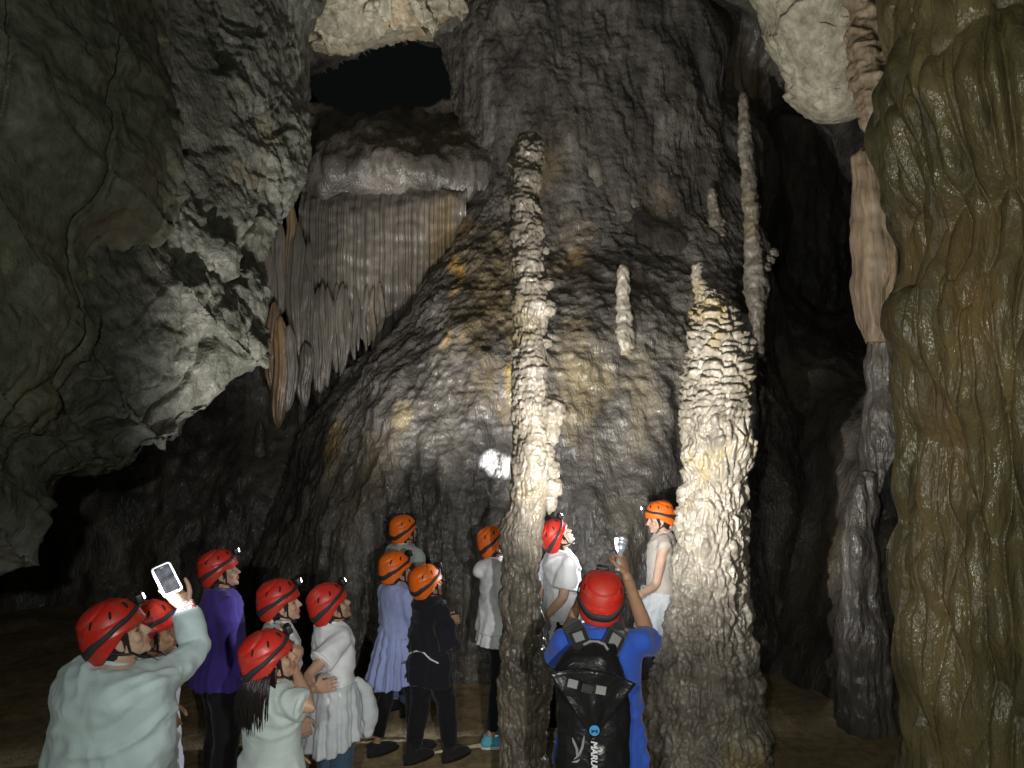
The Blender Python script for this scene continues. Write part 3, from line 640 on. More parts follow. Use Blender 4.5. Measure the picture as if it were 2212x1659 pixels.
M['greyhair'] = plain('dark_hair', (0.022, 0.016, 0.013), 0.5, bump=0.5, bscale=70)
def scarf_mat():
    m, nt, b = new_mat('patterned_scarf')
    tc = nd(nt, 'ShaderNodeTexCoord'); vo = nd(nt, 'ShaderNodeTexVoronoi', Scale=55.0, feature='DISTANCE_TO_EDGE'); nt.links.new(tc.outputs['Object'], vo.inputs['Vector'])
    c = ramp(nt, vo.outputs[0], [(0.04, (0.55, 0.02, 0.03)), (0.10, (0.8, 0.78, 0.76))]).outputs[0]
    nt.links.new(c, b.inputs['Base Color']); b.inputs['Roughness'].default_value = 0.9; return m
M['scarf'] = scarf_mat()

# ------------------------------------------------------------------ helmet, shared meshes (head frame: x right, y forward, z up)
HC = np.array([0, -0.012, 0.047])
def helm_pt(ph, el, off=0.0):
    """ph: angle round the head from the right side towards the front; el: elevation"""
    ce = np.sign(np.cos(el))*np.abs(np.cos(el))**0.78; se = np.sin(el)
    rx, ry, rz = 0.108+off, 0.129+off, 0.121+off
    x = rx*np.cos(ph)*ce; y = ry*np.sin(ph)*ce
    back = np.clip(-np.sin(ph), 0, 1)
    z = rz*np.where(se > 0, np.abs(se)**0.92, 0) + np.where(se < 0, se*(0.04+0.20*np.clip(0.35-np.sin(ph), 0, 1)), 0)
    return np.stack([x+HC[0]+0*z, y+HC[1]+0*z, z+HC[2]], -1)
def helm_shell():
    nu, nv = 72, 46
    ph = np.linspace(0, 2*PI, nu, endpoint=False)[:, None]
    el = np.concatenate([np.linspace(PI/2, -R(22), nv-3), [-R(23), -R(21), -R(14)]])[None]
    offs = np.concatenate([np.zeros(nv-3), [-0.004, -0.012, -0.014]])[None]
    D = helm_pt(ph, el+0*ph, 0) - HC; D /= np.linalg.norm(D, axis=-1, keepdims=True)
    ax = np.array([0, -0.42, 0.9]); ax /= np.linalg.norm(ax)
    dot = D@ax
    o = offs + 0.006*smooth(0.80, 0.84, dot)                                      # raised crown panel
    side = np.abs(np.cos(ph)); o = o + 0.005*smooth(0.25, 0.32, np.sin(el))*smooth(0.55, 0.7, side)*(1-smooth(0.72, 0.8, dot))   # side ribs
    o = o + 0.004*(1-smooth(-0.30, -0.22, el+0*ph))*0 + 0.004*(1-smooth(-0.02, 0.03, np.sin(el+0*ph)))
    P = helm_pt(ph, el+0*ph, o)
    P[:, -1] = P[:, -2]*0.97 + HC*0.03
    me = mesh_arrays('helmet', P.reshape(-1, 3), grid_faces(nu, nv, True, True)); return me
def helm_vent(sx, k):
    # an elongated slot lying on the shell
    phc, elc = [(R(52), R(40)), (R(12), R(36)), (R(-28), R(33))][k]
    n = 20; th = np.linspace(0, 2*PI, n, endpoint=False)
    rings = []
    for r, off in ((1.0, -0.002), (0.92, 0.0055 if k != 2 else 0.003), (0.0, 0.0045 if k != 2 else 0.002)):
        a = 0.055*r*np.cos(th)*1.0; e = 0.15*r*np.sin(th)
        pp = phc + a + 0.35*e; ee = elc + e
        P = helm_pt(pp, ee, off+0.003)
        rings.append(P)
    P = np.stack(rings, 1)
    if sx < 0: P = P*np.array([-1, 1, 1])
    return mesh_arrays('vent', P.reshape(-1, 3), grid_faces(n, 3, True, sx > 0))
def helm_band():
    n = 90; ph = np.linspace(0, 2*PI, n, endpoint=False)
    e0 = R(6) + R(16)*np.sin(ph) 
    cols = []
    for de, off in ((-0.075, 0.003), (-0.075, 0.0085), (0.0, 0.0095), (0.075, 0.0085), (0.075, 0.003)):
        cols.append(helm_pt(ph, e0+de+0.012*np.sin(ph*7), off+0.002))
    P = np.stack(cols, 1); return mesh_arrays('lamp_band', P.reshape(-1, 3), grid_faces(n, 5, True, False))
def box_bm(size, bev=0.004, seg=2, M4=None):
    bm = bmesh.new(); bmesh.ops.create_cube(bm, size=1.0)
    bmesh.ops.scale(bm, vec=size, verts=bm.verts)
    if bev: bmesh.ops.bevel(bm, geom=bm.edges[:], offset=bev, segments=seg, affect='EDGES', profile=0.6)
    if M4 is not None: bm.transform(M4)
    return bm
def bm_me(name, bm, smooth_=True):
    me = bpy.data.meshes.new(name); bm.to_mesh(me); bm.free()
    for p in me.polygons: p.use_smooth = smooth_
    return me
LAMP = V3((0, 0.128, 0.120))
def helm_lamp():
    bm = box_bm((0.066, 0.032, 0.044), 0.009, 3, Matrix.Translation(LAMP))
    for off, sz in (((0, -0.010, -0.020), (0.05, 0.024, 0.010)), ((0, 0.0, 0.0195), (0.018, 0.014, 0.006))):
        b2 = box_bm(sz, 0.002, 1, Matrix.Translation(LAMP+V3(off))); me = bpy.data.meshes.new('t'); b2.to_mesh(me); b2.free(); bm.from_mesh(me); bpy.data.meshes.remove(me)
    for k in range(3):
        b2 = box_bm((0.05, 0.003, 0.026), 0.001, 1, Matrix.Translation(LAMP+V3((0, -0.014-0.005*k, 0.004)))); me = bpy.data.meshes.new('t'); b2.to_mesh(me); b2.free(); bm.from_mesh(me); bpy.data.meshes.remove(me)
    return bm_me('headlamp', bm)
def helm_lens():
    bm = bmesh.new(); bmesh.ops.create_cone(bm, cap_ends=True, segments=20, radius1=0.013, radius2=0.012, depth=0.006)
    bmesh.ops.scale(bm, vec=(1.5, 1, 1), verts=bm.verts)
    bm.transform(Matrix.Translation(LAMP+V3((0, 0.0170, 0))) @ Matrix.Rotation(-PI/2, 4, 'X')); return bm_me('lens', bm)
def helm_strap():
    b = Blob()
    for s in (-1, 1):
        b.tube([(s*0.096, 0.03, 0.025), (s*0.086, 0.018, -0.05), (s*0.055, 0.045, -0.098), (0, 0.06, -0.118)], [0.0055]*4, 8)
        b.tube([(s*0.092, -0.07, 0.0), (s*0.084, -0.02, -0.04), (s*0.078, 0.018, -0.062)], [0.005]*3, 8)
    me = bpy.data.meshes.new('chin_strap'); me.from_pydata(b.v, [], b.f); return me
HM = {'red': helm_shell(), 'orange': helm_shell(), 'vent': {(s, k): helm_vent(s, k) for s in (-1, 1) for k in range(3)}, 'band': helm_band(), 'lamp': helm_lamp(), 'lens': helm_lens(), 'strap': helm_strap()}
HM['lensoff'] = HM['lens'].copy()
def add_helmet(par, Mh, colour, lamp=None, dark=False, strap=True, lamp_inv=None):
    """Mh: head matrix in the person's frame; lamp: (watts, spot angle, aim dir in head frame) or None"""
    h = link('helmet', HM[colour], M[colour], par); h.matrix_local = Mh
    h['label'] = colour + ' plastic caving helmet with black lamp band'
    for (s, k), me in HM['vent'].items(): link('vent', me, M['vent'], h)
    link('lamp_band', HM['band'], M['band'], h)
    if strap: link('chin_strap', HM['strap'], M['black'], h)
    link('headlamp', HM['lamp'], M['black'] if dark else M['silver'], h)
    if lamp:
        link('lens', HM['lens'], M['lens'], h)
        wt, ang, aim = lamp[:3]; colr = lamp[3] if len(lamp) > 3 else (1.0, 0.985, 0.95)
        p0 = LAMP + V3((0, 0.035, 0.004))
        if len(aim) == 3 and abs(aim[0]) > 20: aim = ((lamp_inv@at(*aim)) - p0).normalized()
        o = spot('headlamp_beam', p0, p0+V3(aim), wt, ang, 0.7, colr, 0.012, h)
    else:
        link('lens', HM['lensoff'], M['lensoff'], h)
    return h

# ------------------------------------------------------------------ body
PROF = np.array([(0.76, .165, .118, 0), (0.88, .168, .122, -.01), (0.95, .160, .115, -.005), (1.05, .138, .10, 0), (1.15, .145, .105, 0.003), (1.25, .160, .113, 0.003), (1.33, .168, .108, -.005), (1.385, .145, .085, -.012), (1.42, .09, .068, -.015), (1.445, .058, .056, -.012)])
def prof(z, bw=1.0):
    return [float(np.interp(z, PROF[:, 0], PROF[:, k]))*(bw if k < 3 else 1) for k in (1, 2, 3)]
def add_hand(blob, w, f, n, side, curls, thumb=0.5, sz=1.0, spread=0.06):
    f = V3(f).normalized(); n = V3(n); n = (n - f*n.dot(f)).normalized()
    t = f.cross(n) if side == 'R' else n.cross(f)
    w = V3(w); k = sz
    blob.loft([(w-f*0.02*k, t*0.026*k, -n*0.019*k), (w+f*0.012*k, t*0.028*k, -n*0.018*k), (w+f*0.04*k, t*0.036*k, -n*0.016*k), (w+f*0.07*k, t*0.041*k, -n*0.0145*k), (w+f*0.093*k, t*0.039*k, -n*0.011*k)] if side == 'L' else
              [(w-f*0.02*k, -t*0.026*k, -n*0.019*k), (w+f*0.012*k, -t*0.028*k, -n*0.018*k), (w+f*0.04*k, -t*0.036*k, -n*0.016*k), (w+f*0.07*k, -t*0.041*k, -n*0.0145*k), (w+f*0.093*k, -t*0.039*k, -n*0.011*k)], 16)
    for q, (off, ln) in enumerate(((0.030, 0.070), (0.010, 0.078), (-0.0105, 0.072), (-0.030, 0.057))):
        c = curls[q] if hasattr(curls[0], '__len__') else curls
        p = w + f*0.086*k + t*off*k; a = 0; pts = [p-f*0.012*k, p]; sp = t*(off/0.03)*spread
        for seg, da in zip((0.45, 0.30, 0.25), c):
            a += da; d = (f*math.cos(a) + n*math.sin(a) + sp).normalized(); p = p + d*ln*seg*k; pts.append(p)
        blob.tube(pts, [0.0088*k, 0.0092*k, 0.0086*k, 0.0078*k, 0.0068*k], 10)
    p = w + f*0.022*k + t*0.024*k; d0 = (f*0.62 + t*0.72 + n*0.25*thumb).normalized()
    d1 = (f*0.85 + t*(0.45-0.35*thumb) + n*0.55*thumb).normalized(); d2 = (f*0.85 + t*(0.25-0.6*thumb) + n*0.75*thumb).normalized()
    pts = [p, p+d0*0.042*k, p+d0*0.042*k+d1*0.032*k, p+d0*0.042*k+d1*0.032*k+d2*0.026*k]
    blob.tube(pts, [0.015*k, 0.0118*k, 0.0102*k, 0.008*k], 10)
RELAX = (0.35, 0.45, 0.3); FIST = (1.1, 1.4, 0.8)

def head_blob():
    b = Blob()
    b.ell((0, -0.008, 0.035), (0.076, 0.096, 0.092))
    b.ell((0, 0.022, -0.035), (0.060, 0.066, 0.066))
    b.ell((0, 0.052, -0.074), (0.034, 0.034, 0.026))
    b.ell((0, 0.074, -0.088), (0.018, 0.016, 0.016))
    for s in (-1, 1):
        b.ell((s*0.038, 0.056, -0.018), (0.027, 0.023, 0.026))
        b.ell((s*0.030, 0.074, 0.026), (0.026, 0.014, 0.011))
        b.ell((s*0.011, 0.096, -0.026), (0.009, 0.009, 0.008))
        b.ell((s*0.0775, -0.008, -0.004), (0.009, 0.019, 0.030), Matrix.Rotation(s*0.25, 3, 'Z'))
        b.ell((s*0.0765, -0.004, -0.03), (0.008, 0.010, 0.010))
    b.tube([(0, 0.083, 0.022), (0, 0.096, -0.004), (0, 0.108, -0.024)], [0.009, 0.0105, 0.0115], 10)
    b.ell((0, 0.088, -0.048), (0.024, 0.012, 0.0075)); b.ell((0, 0.086, -0.061), (0.021, 0.012, 0.0085))
    return b
_hb = head_blob().remesh(0.0050, 2, 0.4)
HEADV = m_arr(_hb)
def head_tint(skin):
    v = HEADV[0]; c = np.tile(np.array([*skin, 1.0], np.float32), (len(v), 1))
    def paint(mask, col): c[mask, :3] = c[mask, :3]*0.15 + 0.85*np.array(col)
    x, y, z = v[:, 0], v[:, 1], v[:, 2]
    fr = y > 0.055
    paint(fr & (y > 0.078) & (np.abs(x) < 0.024) & (z < -0.041) & (z > -0.068), (skin[0]*0.8, skin[1]*0.45, skin[2]*0.45))
    ex = (np.abs(x)-0.033)/0.015; ez = (z-0.006)/0.0055
    paint(fr & (ex*ex+ez*ez < 1), (0.03, 0.022, 0.02))
    bx = (np.abs(x)-0.034)/0.021; bz = (z-0.028+0.15*(np.abs(x)-0.03)**1)/0.0045
    paint(fr & (bx*bx+bz*bz < 1), (0.02, 0.015, 0.012))
    return c

def person(label, hc, yaw, helmet, lean=(0, 0), look=(0, 0, 0), bw=1.0, arms=None, feet=((-.095, 0.0), (.095, 0.02)), skin=(0.42, 0.25, 0.17),
           shirt=None, trousers=None, shoes=None, hair='greyhair', nape=0.0, lamp=None, lampdark=False, vox=0.011, hs=0.95, strap=True, group='visitors in caving helmets', knees=None, handsz=1.0):
    yaw = R(yaw)
    Rt = Matrix.Rotation(R(lean[1]), 3, 'Y') @ Matrix.Rotation(-R(lean[0]), 3, 'X')
    Rh = Matrix.Rotation(R(look[0]), 3, 'Z') @ Matrix.Rotation(R(look[1]), 3, 'X') @ Matrix.Rotation(R(look[2]), 3, 'Y')
    pel = V3((0, 0, 0.93))
    def tor(x, y, z): return pel + Rt@V3((x, y, z-0.93)) if z > 0.93 else V3((x, y, z))
    nb = tor(0, -0.012, 1.42)
    half = Rt @ Matrix.Rotation(R(look[1])*0.45, 3, 'X')
    hd = nb + half@V3((0, 0.022, 0.105))            # head centre, unscaled
    ho = Rh@V3((0, -0.012, 0.08))*hs                # helmet centre above it
    tgt = at(*hc)
    s = (tgt.z-ho.z)/hd.z
    Rz = Matrix.Rotation(yaw, 3, 'Z')
    off = Rz@(hd*s + ho)
    loc = V3((tgt.x-off.x, tgt.y-off.y, 0))
    root = bpy.data.objects.new('person', None); COL.objects.link(root); root.location = loc; root.rotation_euler = (0, 0, yaw); root.empty_display_size = 0.2
    tag(root, label, 'person', group)
    W2L = (Matrix.Translation(loc)@Rz.to_4x4()).inverted()
    def loc_px(c): return W2L@at(*c)
    S = lambda x, y, z: tor(x, y, z)*s
    J = {'s': s, 'tor': S, 'root': root, 'W2L': W2L, 'Rt': Rt}
    hdS = hd*s; Mh = Matrix.Translation(hdS)@Rh.to_4x4()@Matrix.Scale(hs, 4); J['Mh'] = Mh
    # ---- arms
    arms = arms or {}
    for sd, sx in (('L', -1), ('R', 1)):
        a = arms.get(sd, {'ed': (sx*0.22, 0.05, -0.95), 'wd': (sx*0.05, 0.25, -0.95)})
        sh = S(sx*0.163*bw**0.6, -0.01, 1.36)
        el = loc_px(a['e']) if 'e' in a else sh + V3(a['ed']).normalized()*0.275*s
        wr = loc_px(a['w']) if 'w' in a else el + V3(a['wd']).normalized()*0.235*s
        if 'e' in a: print('   arm', sd, 'upper %.2f fore %.2f' % ((el-sh).length, (wr-el).length))
        fd = V3(a['h']) if 'h' in a else (loc_px(a['hp'])-wr if 'hp' in a else wr-el)
        pn = V3(a.get('pn', (-sx, 0.1, 0))); J[sd] = (sh, el, wr, fd.normalized(), pn, a)
    # ---- legs
    legs = []
    for q, (sx, (fx, fy)) in enumerate(zip((-1, 1), feet)):
        hip = V3((sx*0.088*bw**0.5, 0, 0.90))*s; an = V3((fx, fy-0.03, 0.085))*1.0; an = V3((fx*s, (fy-0.03)*s, 0.08))
        kn = (hip+an)*0.5 + V3((0, 0.035, 0.02))*s
        if knees: kn = kn + V3(knees[q])
        legs.append((hip, kn, an))
    # ---- body
    b = Blob()
    zs_ = [0.80, 0.88, 0.95, 1.05, 1.15, 1.25, 1.33, 1.385, 1.42, 1.445]
    b.loft([(S(0, prof(z)[2], z), Rt@V3((prof(z, bw)[0]*s*0.97, 0, 0)), Rt@V3((0, prof(z, bw)[1]*s*0.95, 0))) for z in zs_])
    for sd in 'LR':
        sh, el, wr, fd, pn, a = J[sd]
        k = s*bw**0.5
        b.tube([S((1 if sd == 'R' else -1)*0.045, -0.012, 1.40), sh], [0.045*s, 0.048*k], 12)
        if shirt and shirt.get('sleeve', ('', ''))[0 if sd == 'L' else 1] in ('long', 'threequarter'): k *= 0.84
        b.tube([sh, sh.lerp(el, 0.35), el, el.lerp(wr, 0.3), wr], [0.052*k, 0.047*k, 0.037*k, 0.038*k, 0.024*k], 14)
    for hip, kn, an in legs:
        b.tube([hip, hip.lerp(kn, .4), kn, kn.lerp(an, .3), an], [0.083*s, 0.075*s, 0.054*s, 0.053*s, 0.034*s], 14)
        b.tube([an+V3((0, -0.02, -0.045)), an+V3((0, 0.06, -0.05)), an+V3((0, 0.13, -0.055))], [0.033, 0.034, 0.024], 12)
    nk = hdS + Rh@V3((0, -0.012, -0.035))*hs
    b.tube([S(0, -0.012, 1.37), S(0, -0.012, 1.43), nk], [0.062*s, 0.054*s, 0.052*hs], 16)
    parts = [m_arr(b.remesh(vox*1.35, 4, 0.5))]
    for sd in 'LR':
        sh, el, wr, fd, pn, a = J[sd]
        hb = Blob(); hb.tube([wr+(el-wr).normalized()*0.05*s, wr], [0.027*s, 0.025*s], 12)
        add_hand(hb, wr, fd, pn, sd, a.get('curl', RELAX), a.get('thumb', 0.4), 0.98*handsz*min(1.0, max(s, .92)))
        parts.append(m_arr(hb.remesh(0.0048, 2, 0.4)))
    hv = (np.c_[HEADV[0], np.ones(len(HEADV[0]))]@np.array(Mh).T)[:, :3].astype(np.float32)
    nbefore = sum(len(p[0]) for p in parts); parts.append((hv, HEADV[1], HEADV[2]))
    me = join_meshes('body', parts)
    ca = me.color_attributes.new('tint', 'FLOAT_COLOR', 'POINT'); col = np.tile(np.array([*skin, 1], np.float32), (len(me.vertices), 1))
    if len(col) == nbefore+len(hv): col[nbefore:] = head_tint(skin)
    ca.data.foreach_set('color', col.ravel())
    link('body', me, M['skin'], root)
    # ---- trousers
    if trousers:
        t = Blob(); k = trousers.get('loose', 0.012)
        t.loft([(S(0, prof(z)[2], z), V3(((prof(z, bw)[0]+k)*s, 0, 0)), V3((0, (prof(z, bw)[1]+k)*s, 0))) for z in (0.80, 0.88, 0.95, 1.0)])
        for hip, kn, an in legs:
            e_ = kn.lerp(an, trousers.get('to', 0.93)); w0 = trousers.get('w', 1.0)
            t.tube([hip, hip.lerp(kn, .4), kn, kn.lerp(e_, .4), e_], [(0.088+k)*s, (0.078+k)*s*w0, (0.058+k)*s*w0, (0.055+k)*s*w0, (0.040+k)*s*w0], 16, flat=(False, True))
        me = t.remesh(vox*1.2, 2, 0.5)
        offset(me, lambda v: 0.007*fbm(v*np.array([9, 9, 16])+3, 3)-0.006*np.abs(noise(v*np.array([7, 7, 22]))))
        link('trousers', me, trousers['m'], root)
    # ---- shirt
    if shirt:
        t = Blob(); inf = shirt.get('inf', 0.016); bot = shirt.get('bot', 0.012); hem = shirt.get('hem', 0.84); straight = shirt.get('straight', 0.6)
        cw, cdp = prof(1.27, bw)[0], prof(1.27, bw)[1]; secs = []
        ztop = shirt.get('top', 1.44)
        for z in [hem] + [q for q in (0.65, 0.72, 0.8, 0.88, 0.95, 1.03, 1.1, 1.18, 1.25, 1.33, 1.385, 1.42, 1.44) if hem+0.03 < q < ztop] + [ztop]:
            hw, hdp, yo = prof(max(z, 0.77), bw)
            f = max(0, (1.2-z)/(1.2-hem)) if z < 1.2 else 0
            if z < 1.25: hw = hw*(1-straight)+max(hw, cw)*straight; hdp = hdp*(1-straight)+max(hdp, cdp)*straight
            e_ = inf + bot*f
            c = tor(0, yo, z)*s
            if z <= 0.93: c = V3((0, yo, z))*s
            ra = Rt if z > 0.93 else Matrix.Identity(3)
            secs.append((c, ra@V3(((hw+e_)*s, 0, 0)), ra@V3((0, (hdp+e_)*s, 0))))
        t.loft(secs, 32)
        ends = []; sl = shirt.get('sleeve', ('short', 'short')); lw = shirt.get('sw', 1.0)
        for sd, kind in zip('LR', sl):
            sh, el, wr, fd, pn, a = J[sd]; k = s*bw**0.5; sg2 = 1 if sd == 'R' else -1
            t.tube([S(sg2*0.05, -0.012, 1.375), S(sg2*0.10, -0.012, 1.372), sh], [0.058*s, 0.062*s, 0.060*k], 14)
            t.tube([S(sg2*0.11, -0.008, 1.27), S(sg2*0.12, -0.01, 1.33), sh], [0.075*s, 0.07*s, 0.055*k], 14)
            if kind == 'short':
                q = shirt.get('sl', 0.62)
                t.tube([sh, sh.lerp(el, q*0.5), sh.lerp(el, q)], [0.064*k*min(lw, 1), 0.066*k*lw, 0.068*k*lw], 18, flat=(False, True)); ends.append((sh.lerp(el, q), (el-sh).normalized(), 0.068*k*lw))
            elif kind == 'long':
                we = el.lerp(wr, 0.93)
                t.tube([sh, sh.lerp(el, 0.5), el, el.lerp(we, .5), we], [0.064*k*min(lw, 1), 0.062*k*lw, 0.055*k*lw, 0.050*k*lw, 0.043*k*lw], 18, flat=(False, True)); ends.append((we, (wr-el).normalized(), 0.043*k*lw))
            elif kind == 'threequarter':
                we = el.lerp(wr, 0.4)
                t.tube([sh, sh.lerp(el, 0.5), el, we], [0.066*k, 0.068*k*lw, 0.066*k*lw, 0.068*k*lw], 18, flat=(False, True)); ends.append((we, (wr-el).normalized(), 0.068*k*lw))
            elif kind == 'cap':
                t.tube([sh+V3((0, 0, 0.0)), sh.lerp(el, 0.06)], [0.05*k, 0.05*k], 14)
        for ex in shirt.get('extra', []): ex(t, J)
        me = t.remesh(vox, shirt.get('it', 4), 0.5)
        wa = 1.35*shirt.get('wr', 0.011); sdv = shirt.get('seed', 1)*7.7
        def wrk(v):
            q = v; x, y, z = q[:, 0], q[:, 1], q[:, 2]; zz = z-1.5*x*x+0.22*x*math.sin(sdv)
            w1 = noise(np.stack([x*3, y*3, z*3], -1)+sdv)
            sag = 0.45-np.abs(noise(np.stack([x*1.6+sdv, y*1.6, zz*8.5+w1*1.2], -1)))*2.2           # sagging folds across the back
            dia = 0.45-np.abs(noise(np.stack([(x*0.8+z*0.6)*9+w1, y*2, (z*0.8-x*0.6)*2.2+sdv], -1)))*2.2   # folds running down from the shoulder
            ver = 0.4-np.abs(noise(np.stack([x*11+w1, y*11, z*1.4+sdv], -1)))*2.2                      # hanging folds towards the hem
            low = np.clip((1.22*s-z)/(0.35*s), 0, 1); mk = np.clip(0.5+1.6*noise(np.stack([x*2.2, y*2.2, z*2.2], -1)+sdv+9), 0, 1)
            o_ = wa*(1.3*sag*(1-0.6*low)*mk + 1.0*dia*(1-mk)*(1-0.4*low) + 1.3*ver*low + 0.25*noise(q*16+sdv))
            return np.maximum(o_, -0.008)
        offset(me, wrk)
        so_ = link('shirt', me, shirt['m'], root)
        def hoop(nm, c, a_, b_, r_):
            hb = Blob(); n_ = 28; rings = []
            for k in range(n_):
                th = 2*PI*k/n_; q = a_*math.cos(th)+b_*math.sin(th); rad = q.normalized(); up2 = a_.cross(b_).normalized()
                rings.append(hb.ring(c+q, rad*r_*0.7, up2*r_*1.5, 6))
            for k in range(n_):
                a0, b0 = rings[k], rings[(k+1) % n_]
                for j in range(6): hb.f.append((a0+j, a0+(j+1) % 6, b0+(j+1) % 6, b0+j))
            mh = bpy.data.meshes.new(nm); mh.from_pydata(hb.v, [], hb.f)
            for p_ in mh.polygons: p_.use_smooth = True
            return link(nm, mh, shirt['m'], so_)
        hoop('collar', S(0, -0.012, 1.436), Rt@V3((0.068*s, 0, 0)), Rt@V3((0, 0.062*s, -0.014*s)), 0.0065)
        for c_, d_, r_ in ends:
            a_ = d_.orthogonal().normalized(); hoop('cuff', c_-d_*0.012, a_*(r_-0.001), d_.cross(a_)*(r_-0.001), 0.0055)
    # ---- shoes
    if shoes:
        for hip, kn, an in legs:
            t = Blob(); h = shoes.get('h', 0.0)
            t.tube([an+V3((0, -0.035, -0.036)), an+V3((0, 0.03, -0.034)), an+V3((0, 0.10, -0.046)), an+V3((0, 0.155, -0.052))], [0.042, 0.045, 0.043, 0.030], 16, e=1.0)
            t.tube([an+V3((0, -0.02, -0.02)), an+V3((0, -0.012, 0.015+h))], [0.042, 0.043], 14, flat=(False, True))
            me = t.remesh(0.008, 3, 0.5)
            v, _, _ = m_arr(me); v[:, 2] = np.maximum(v[:, 2], 0.004); me.vertices.foreach_set('co', v.ravel()); me.update()
            so = link('shoe', me, shoes['m'], root)
            t = Blob(); t.loft([(an+V3((0, 0.06, -0.079)), V3((0.043, 0, 0)), V3((0, 0.136, 0))), (an+V3((0, 0.06, -0.058)), V3((0.045, 0, 0)), V3((0, 0.139, 0)))], 24)
            me = bpy.data.meshes.new('sole'); me.from_pydata(t.v, [], t.f); link('sole', me, shoes.get('sole', M['black']), so)
    # ---- hair and helmet
    if hair:
        t = Blob(); t.ell((0, -0.026, 0.022), (0.083, 0.088, 0.098)); t.ell((0, -0.055, -0.045-nape*0.3), (0.066, 0.042, 0.052+nape*0.5))
        for sx in (-1, 1): t.tube([(sx*0.076, 0.028, 0.03), (sx*0.078, 0.022, -0.02)], [0.012, 0.006], 8)
        me = t.remesh(0.007, 2, 0.5); offset(me, lambda v: 0.006*noise(v*np.array([60, 60, 18])))
        h = link('hair', me, M[hair], root); h.matrix_local = Mh
    J['helmet'] = add_helmet(root, Mh, helmet, lamp, lampdark, strap, Mh.inverted()@W2L)
    fp = px(Matrix.Translation(loc)@Rz.to_4x4()@V3((0, 0, 0)))
    print('%-60s H=%.2f s=%.2f loc=(%.2f,%.2f) feet px %s' % (label[:60], 1.65*s, s, loc.x, loc.y, fp))
    return J

def add_ribbon_skirt(J, name, z0, z1, r0, r1, mat, n=16, amp=0.012, hemfn=None, th0=0, th1=2*PI, seed=0, nv=34, yo=0.0):
    s = J['s']; full = abs(th1-th0-2*PI) < 1e-6; nu = 150
    th = np.linspace(th0, th1, nu, endpoint=not full)[:, None]; t = np.linspace(0, 1, nv)[None]
    z1v = z1 + (hemfn(th) if hemfn else 0*th)
    z = z0 + (z1v-z0)*t
    ruf = amp*(0.25+t)*(np.sin(n*th+1.5*np.sin(2*th+seed)+seed) + 0.5*np.sin(2.3*n*th+seed*2+2*t)) + 0.006*np.sin(z*60+3*np.cos(3*th))*(1-t)
    rx = (r0[0]+(r1[0]-r0[0])*t+ruf)*s; ry = (r0[1]+(r1[1]-r0[1])*t+ruf)*s
    P = np.stack([rx*np.cos(th), ry*np.sin(th)+yo, z*s+0*th], -1)
    P += 0.006*fbm(P*14+seed, 2)[..., None]
    o = grid_obj(name, P, mat, wrap=full, parent=J['root'])
    md = o.modifiers.new('thick', 'SOLIDIFY'); md.thickness = 0.005; md.offset = 0
    return o
def add_blob(J, name, fn, mat, vox=0.009, it=3, wr=0.006, frame=None, wsc=(12, 12, 12)):
    t = Blob(); fn(t); me = t.remesh(vox, it, 0.5); offset(me, lambda v: wr*fbm(v*np.array(wsc)+2.2, 3))
    o = link(name, me, mat, J['root'])
    if frame is not None: o.matrix_local = frame
    return o
def scarf(J, tail=True):
    def fn(t):
        t.ell((0, -0.075, -0.055), (0.062, 0.035, 0.034)); t.ell((0, -0.088, -0.085), (0.022, 0.02, 0.02))
        if tail:
            t.tube([(0.0, -0.09, -0.085), (-0.02, -0.105, -0.12), (-0.035, -0.1, -0.165)], [0.016, 0.022, 0.012], 10, e=0.5)
            t.tube([(0.0, -0.09, -0.085), (0.03, -0.1, -0.115), (0.04, -0.1, -0.14)], [0.014, 0.018, 0.01], 10, e=0.5)
    o = add_blob(J, 'scarf', fn, M['scarf'], 0.006, 2, 0.005, J['Mh'], (40, 40, 40)); o['label'] = 'white and red patterned headscarf below the helmet'; return o
# ------------------------------------------------------------------ the visitors
C_ = {}
for k, c in {'blue_grey': (0.56, 0.68, 0.70), 'grey_green': (0.5, 0.58, 0.56), 'white': (0.82, 0.84, 0.86), 'mint': (0.45, 0.5, 0.47), 'periwinkle': (0.38, 0.44, 0.76), 'purple': (0.085, 0.05, 0.33),
             'black': (0.012, 0.012, 0.014), 'navy_black': (0.014, 0.015, 0.022), 'jeans': (0.05, 0.09, 0.14), 'blue_jeans': (0.16, 0.24, 0.5), 'royal': (0.03, 0.09, 0.44), 'beige': (0.55, 0.5, 0.43), 'hood': (0.84, 0.87, 0.9),
             'cloth_grey': (0.56, 0.60, 0.62), 'cloth_white': (0.66, 0.69, 0.7), 'dark': (0.03, 0.03, 0.032), 'cyan': (0.12, 0.5, 0.62)}.items():
    C_[k] = cloth('cloth_'+k, c)
SKIN = (0.45, 0.27, 0.18); SKIN_D = (0.36, 0.2, 0.12); SKIN_L = (0.55, 0.36, 0.26)
blackshoe = {'m': cloth('shoe_black', (0.02, 0.02, 0.022)), 'sole': M['black']}

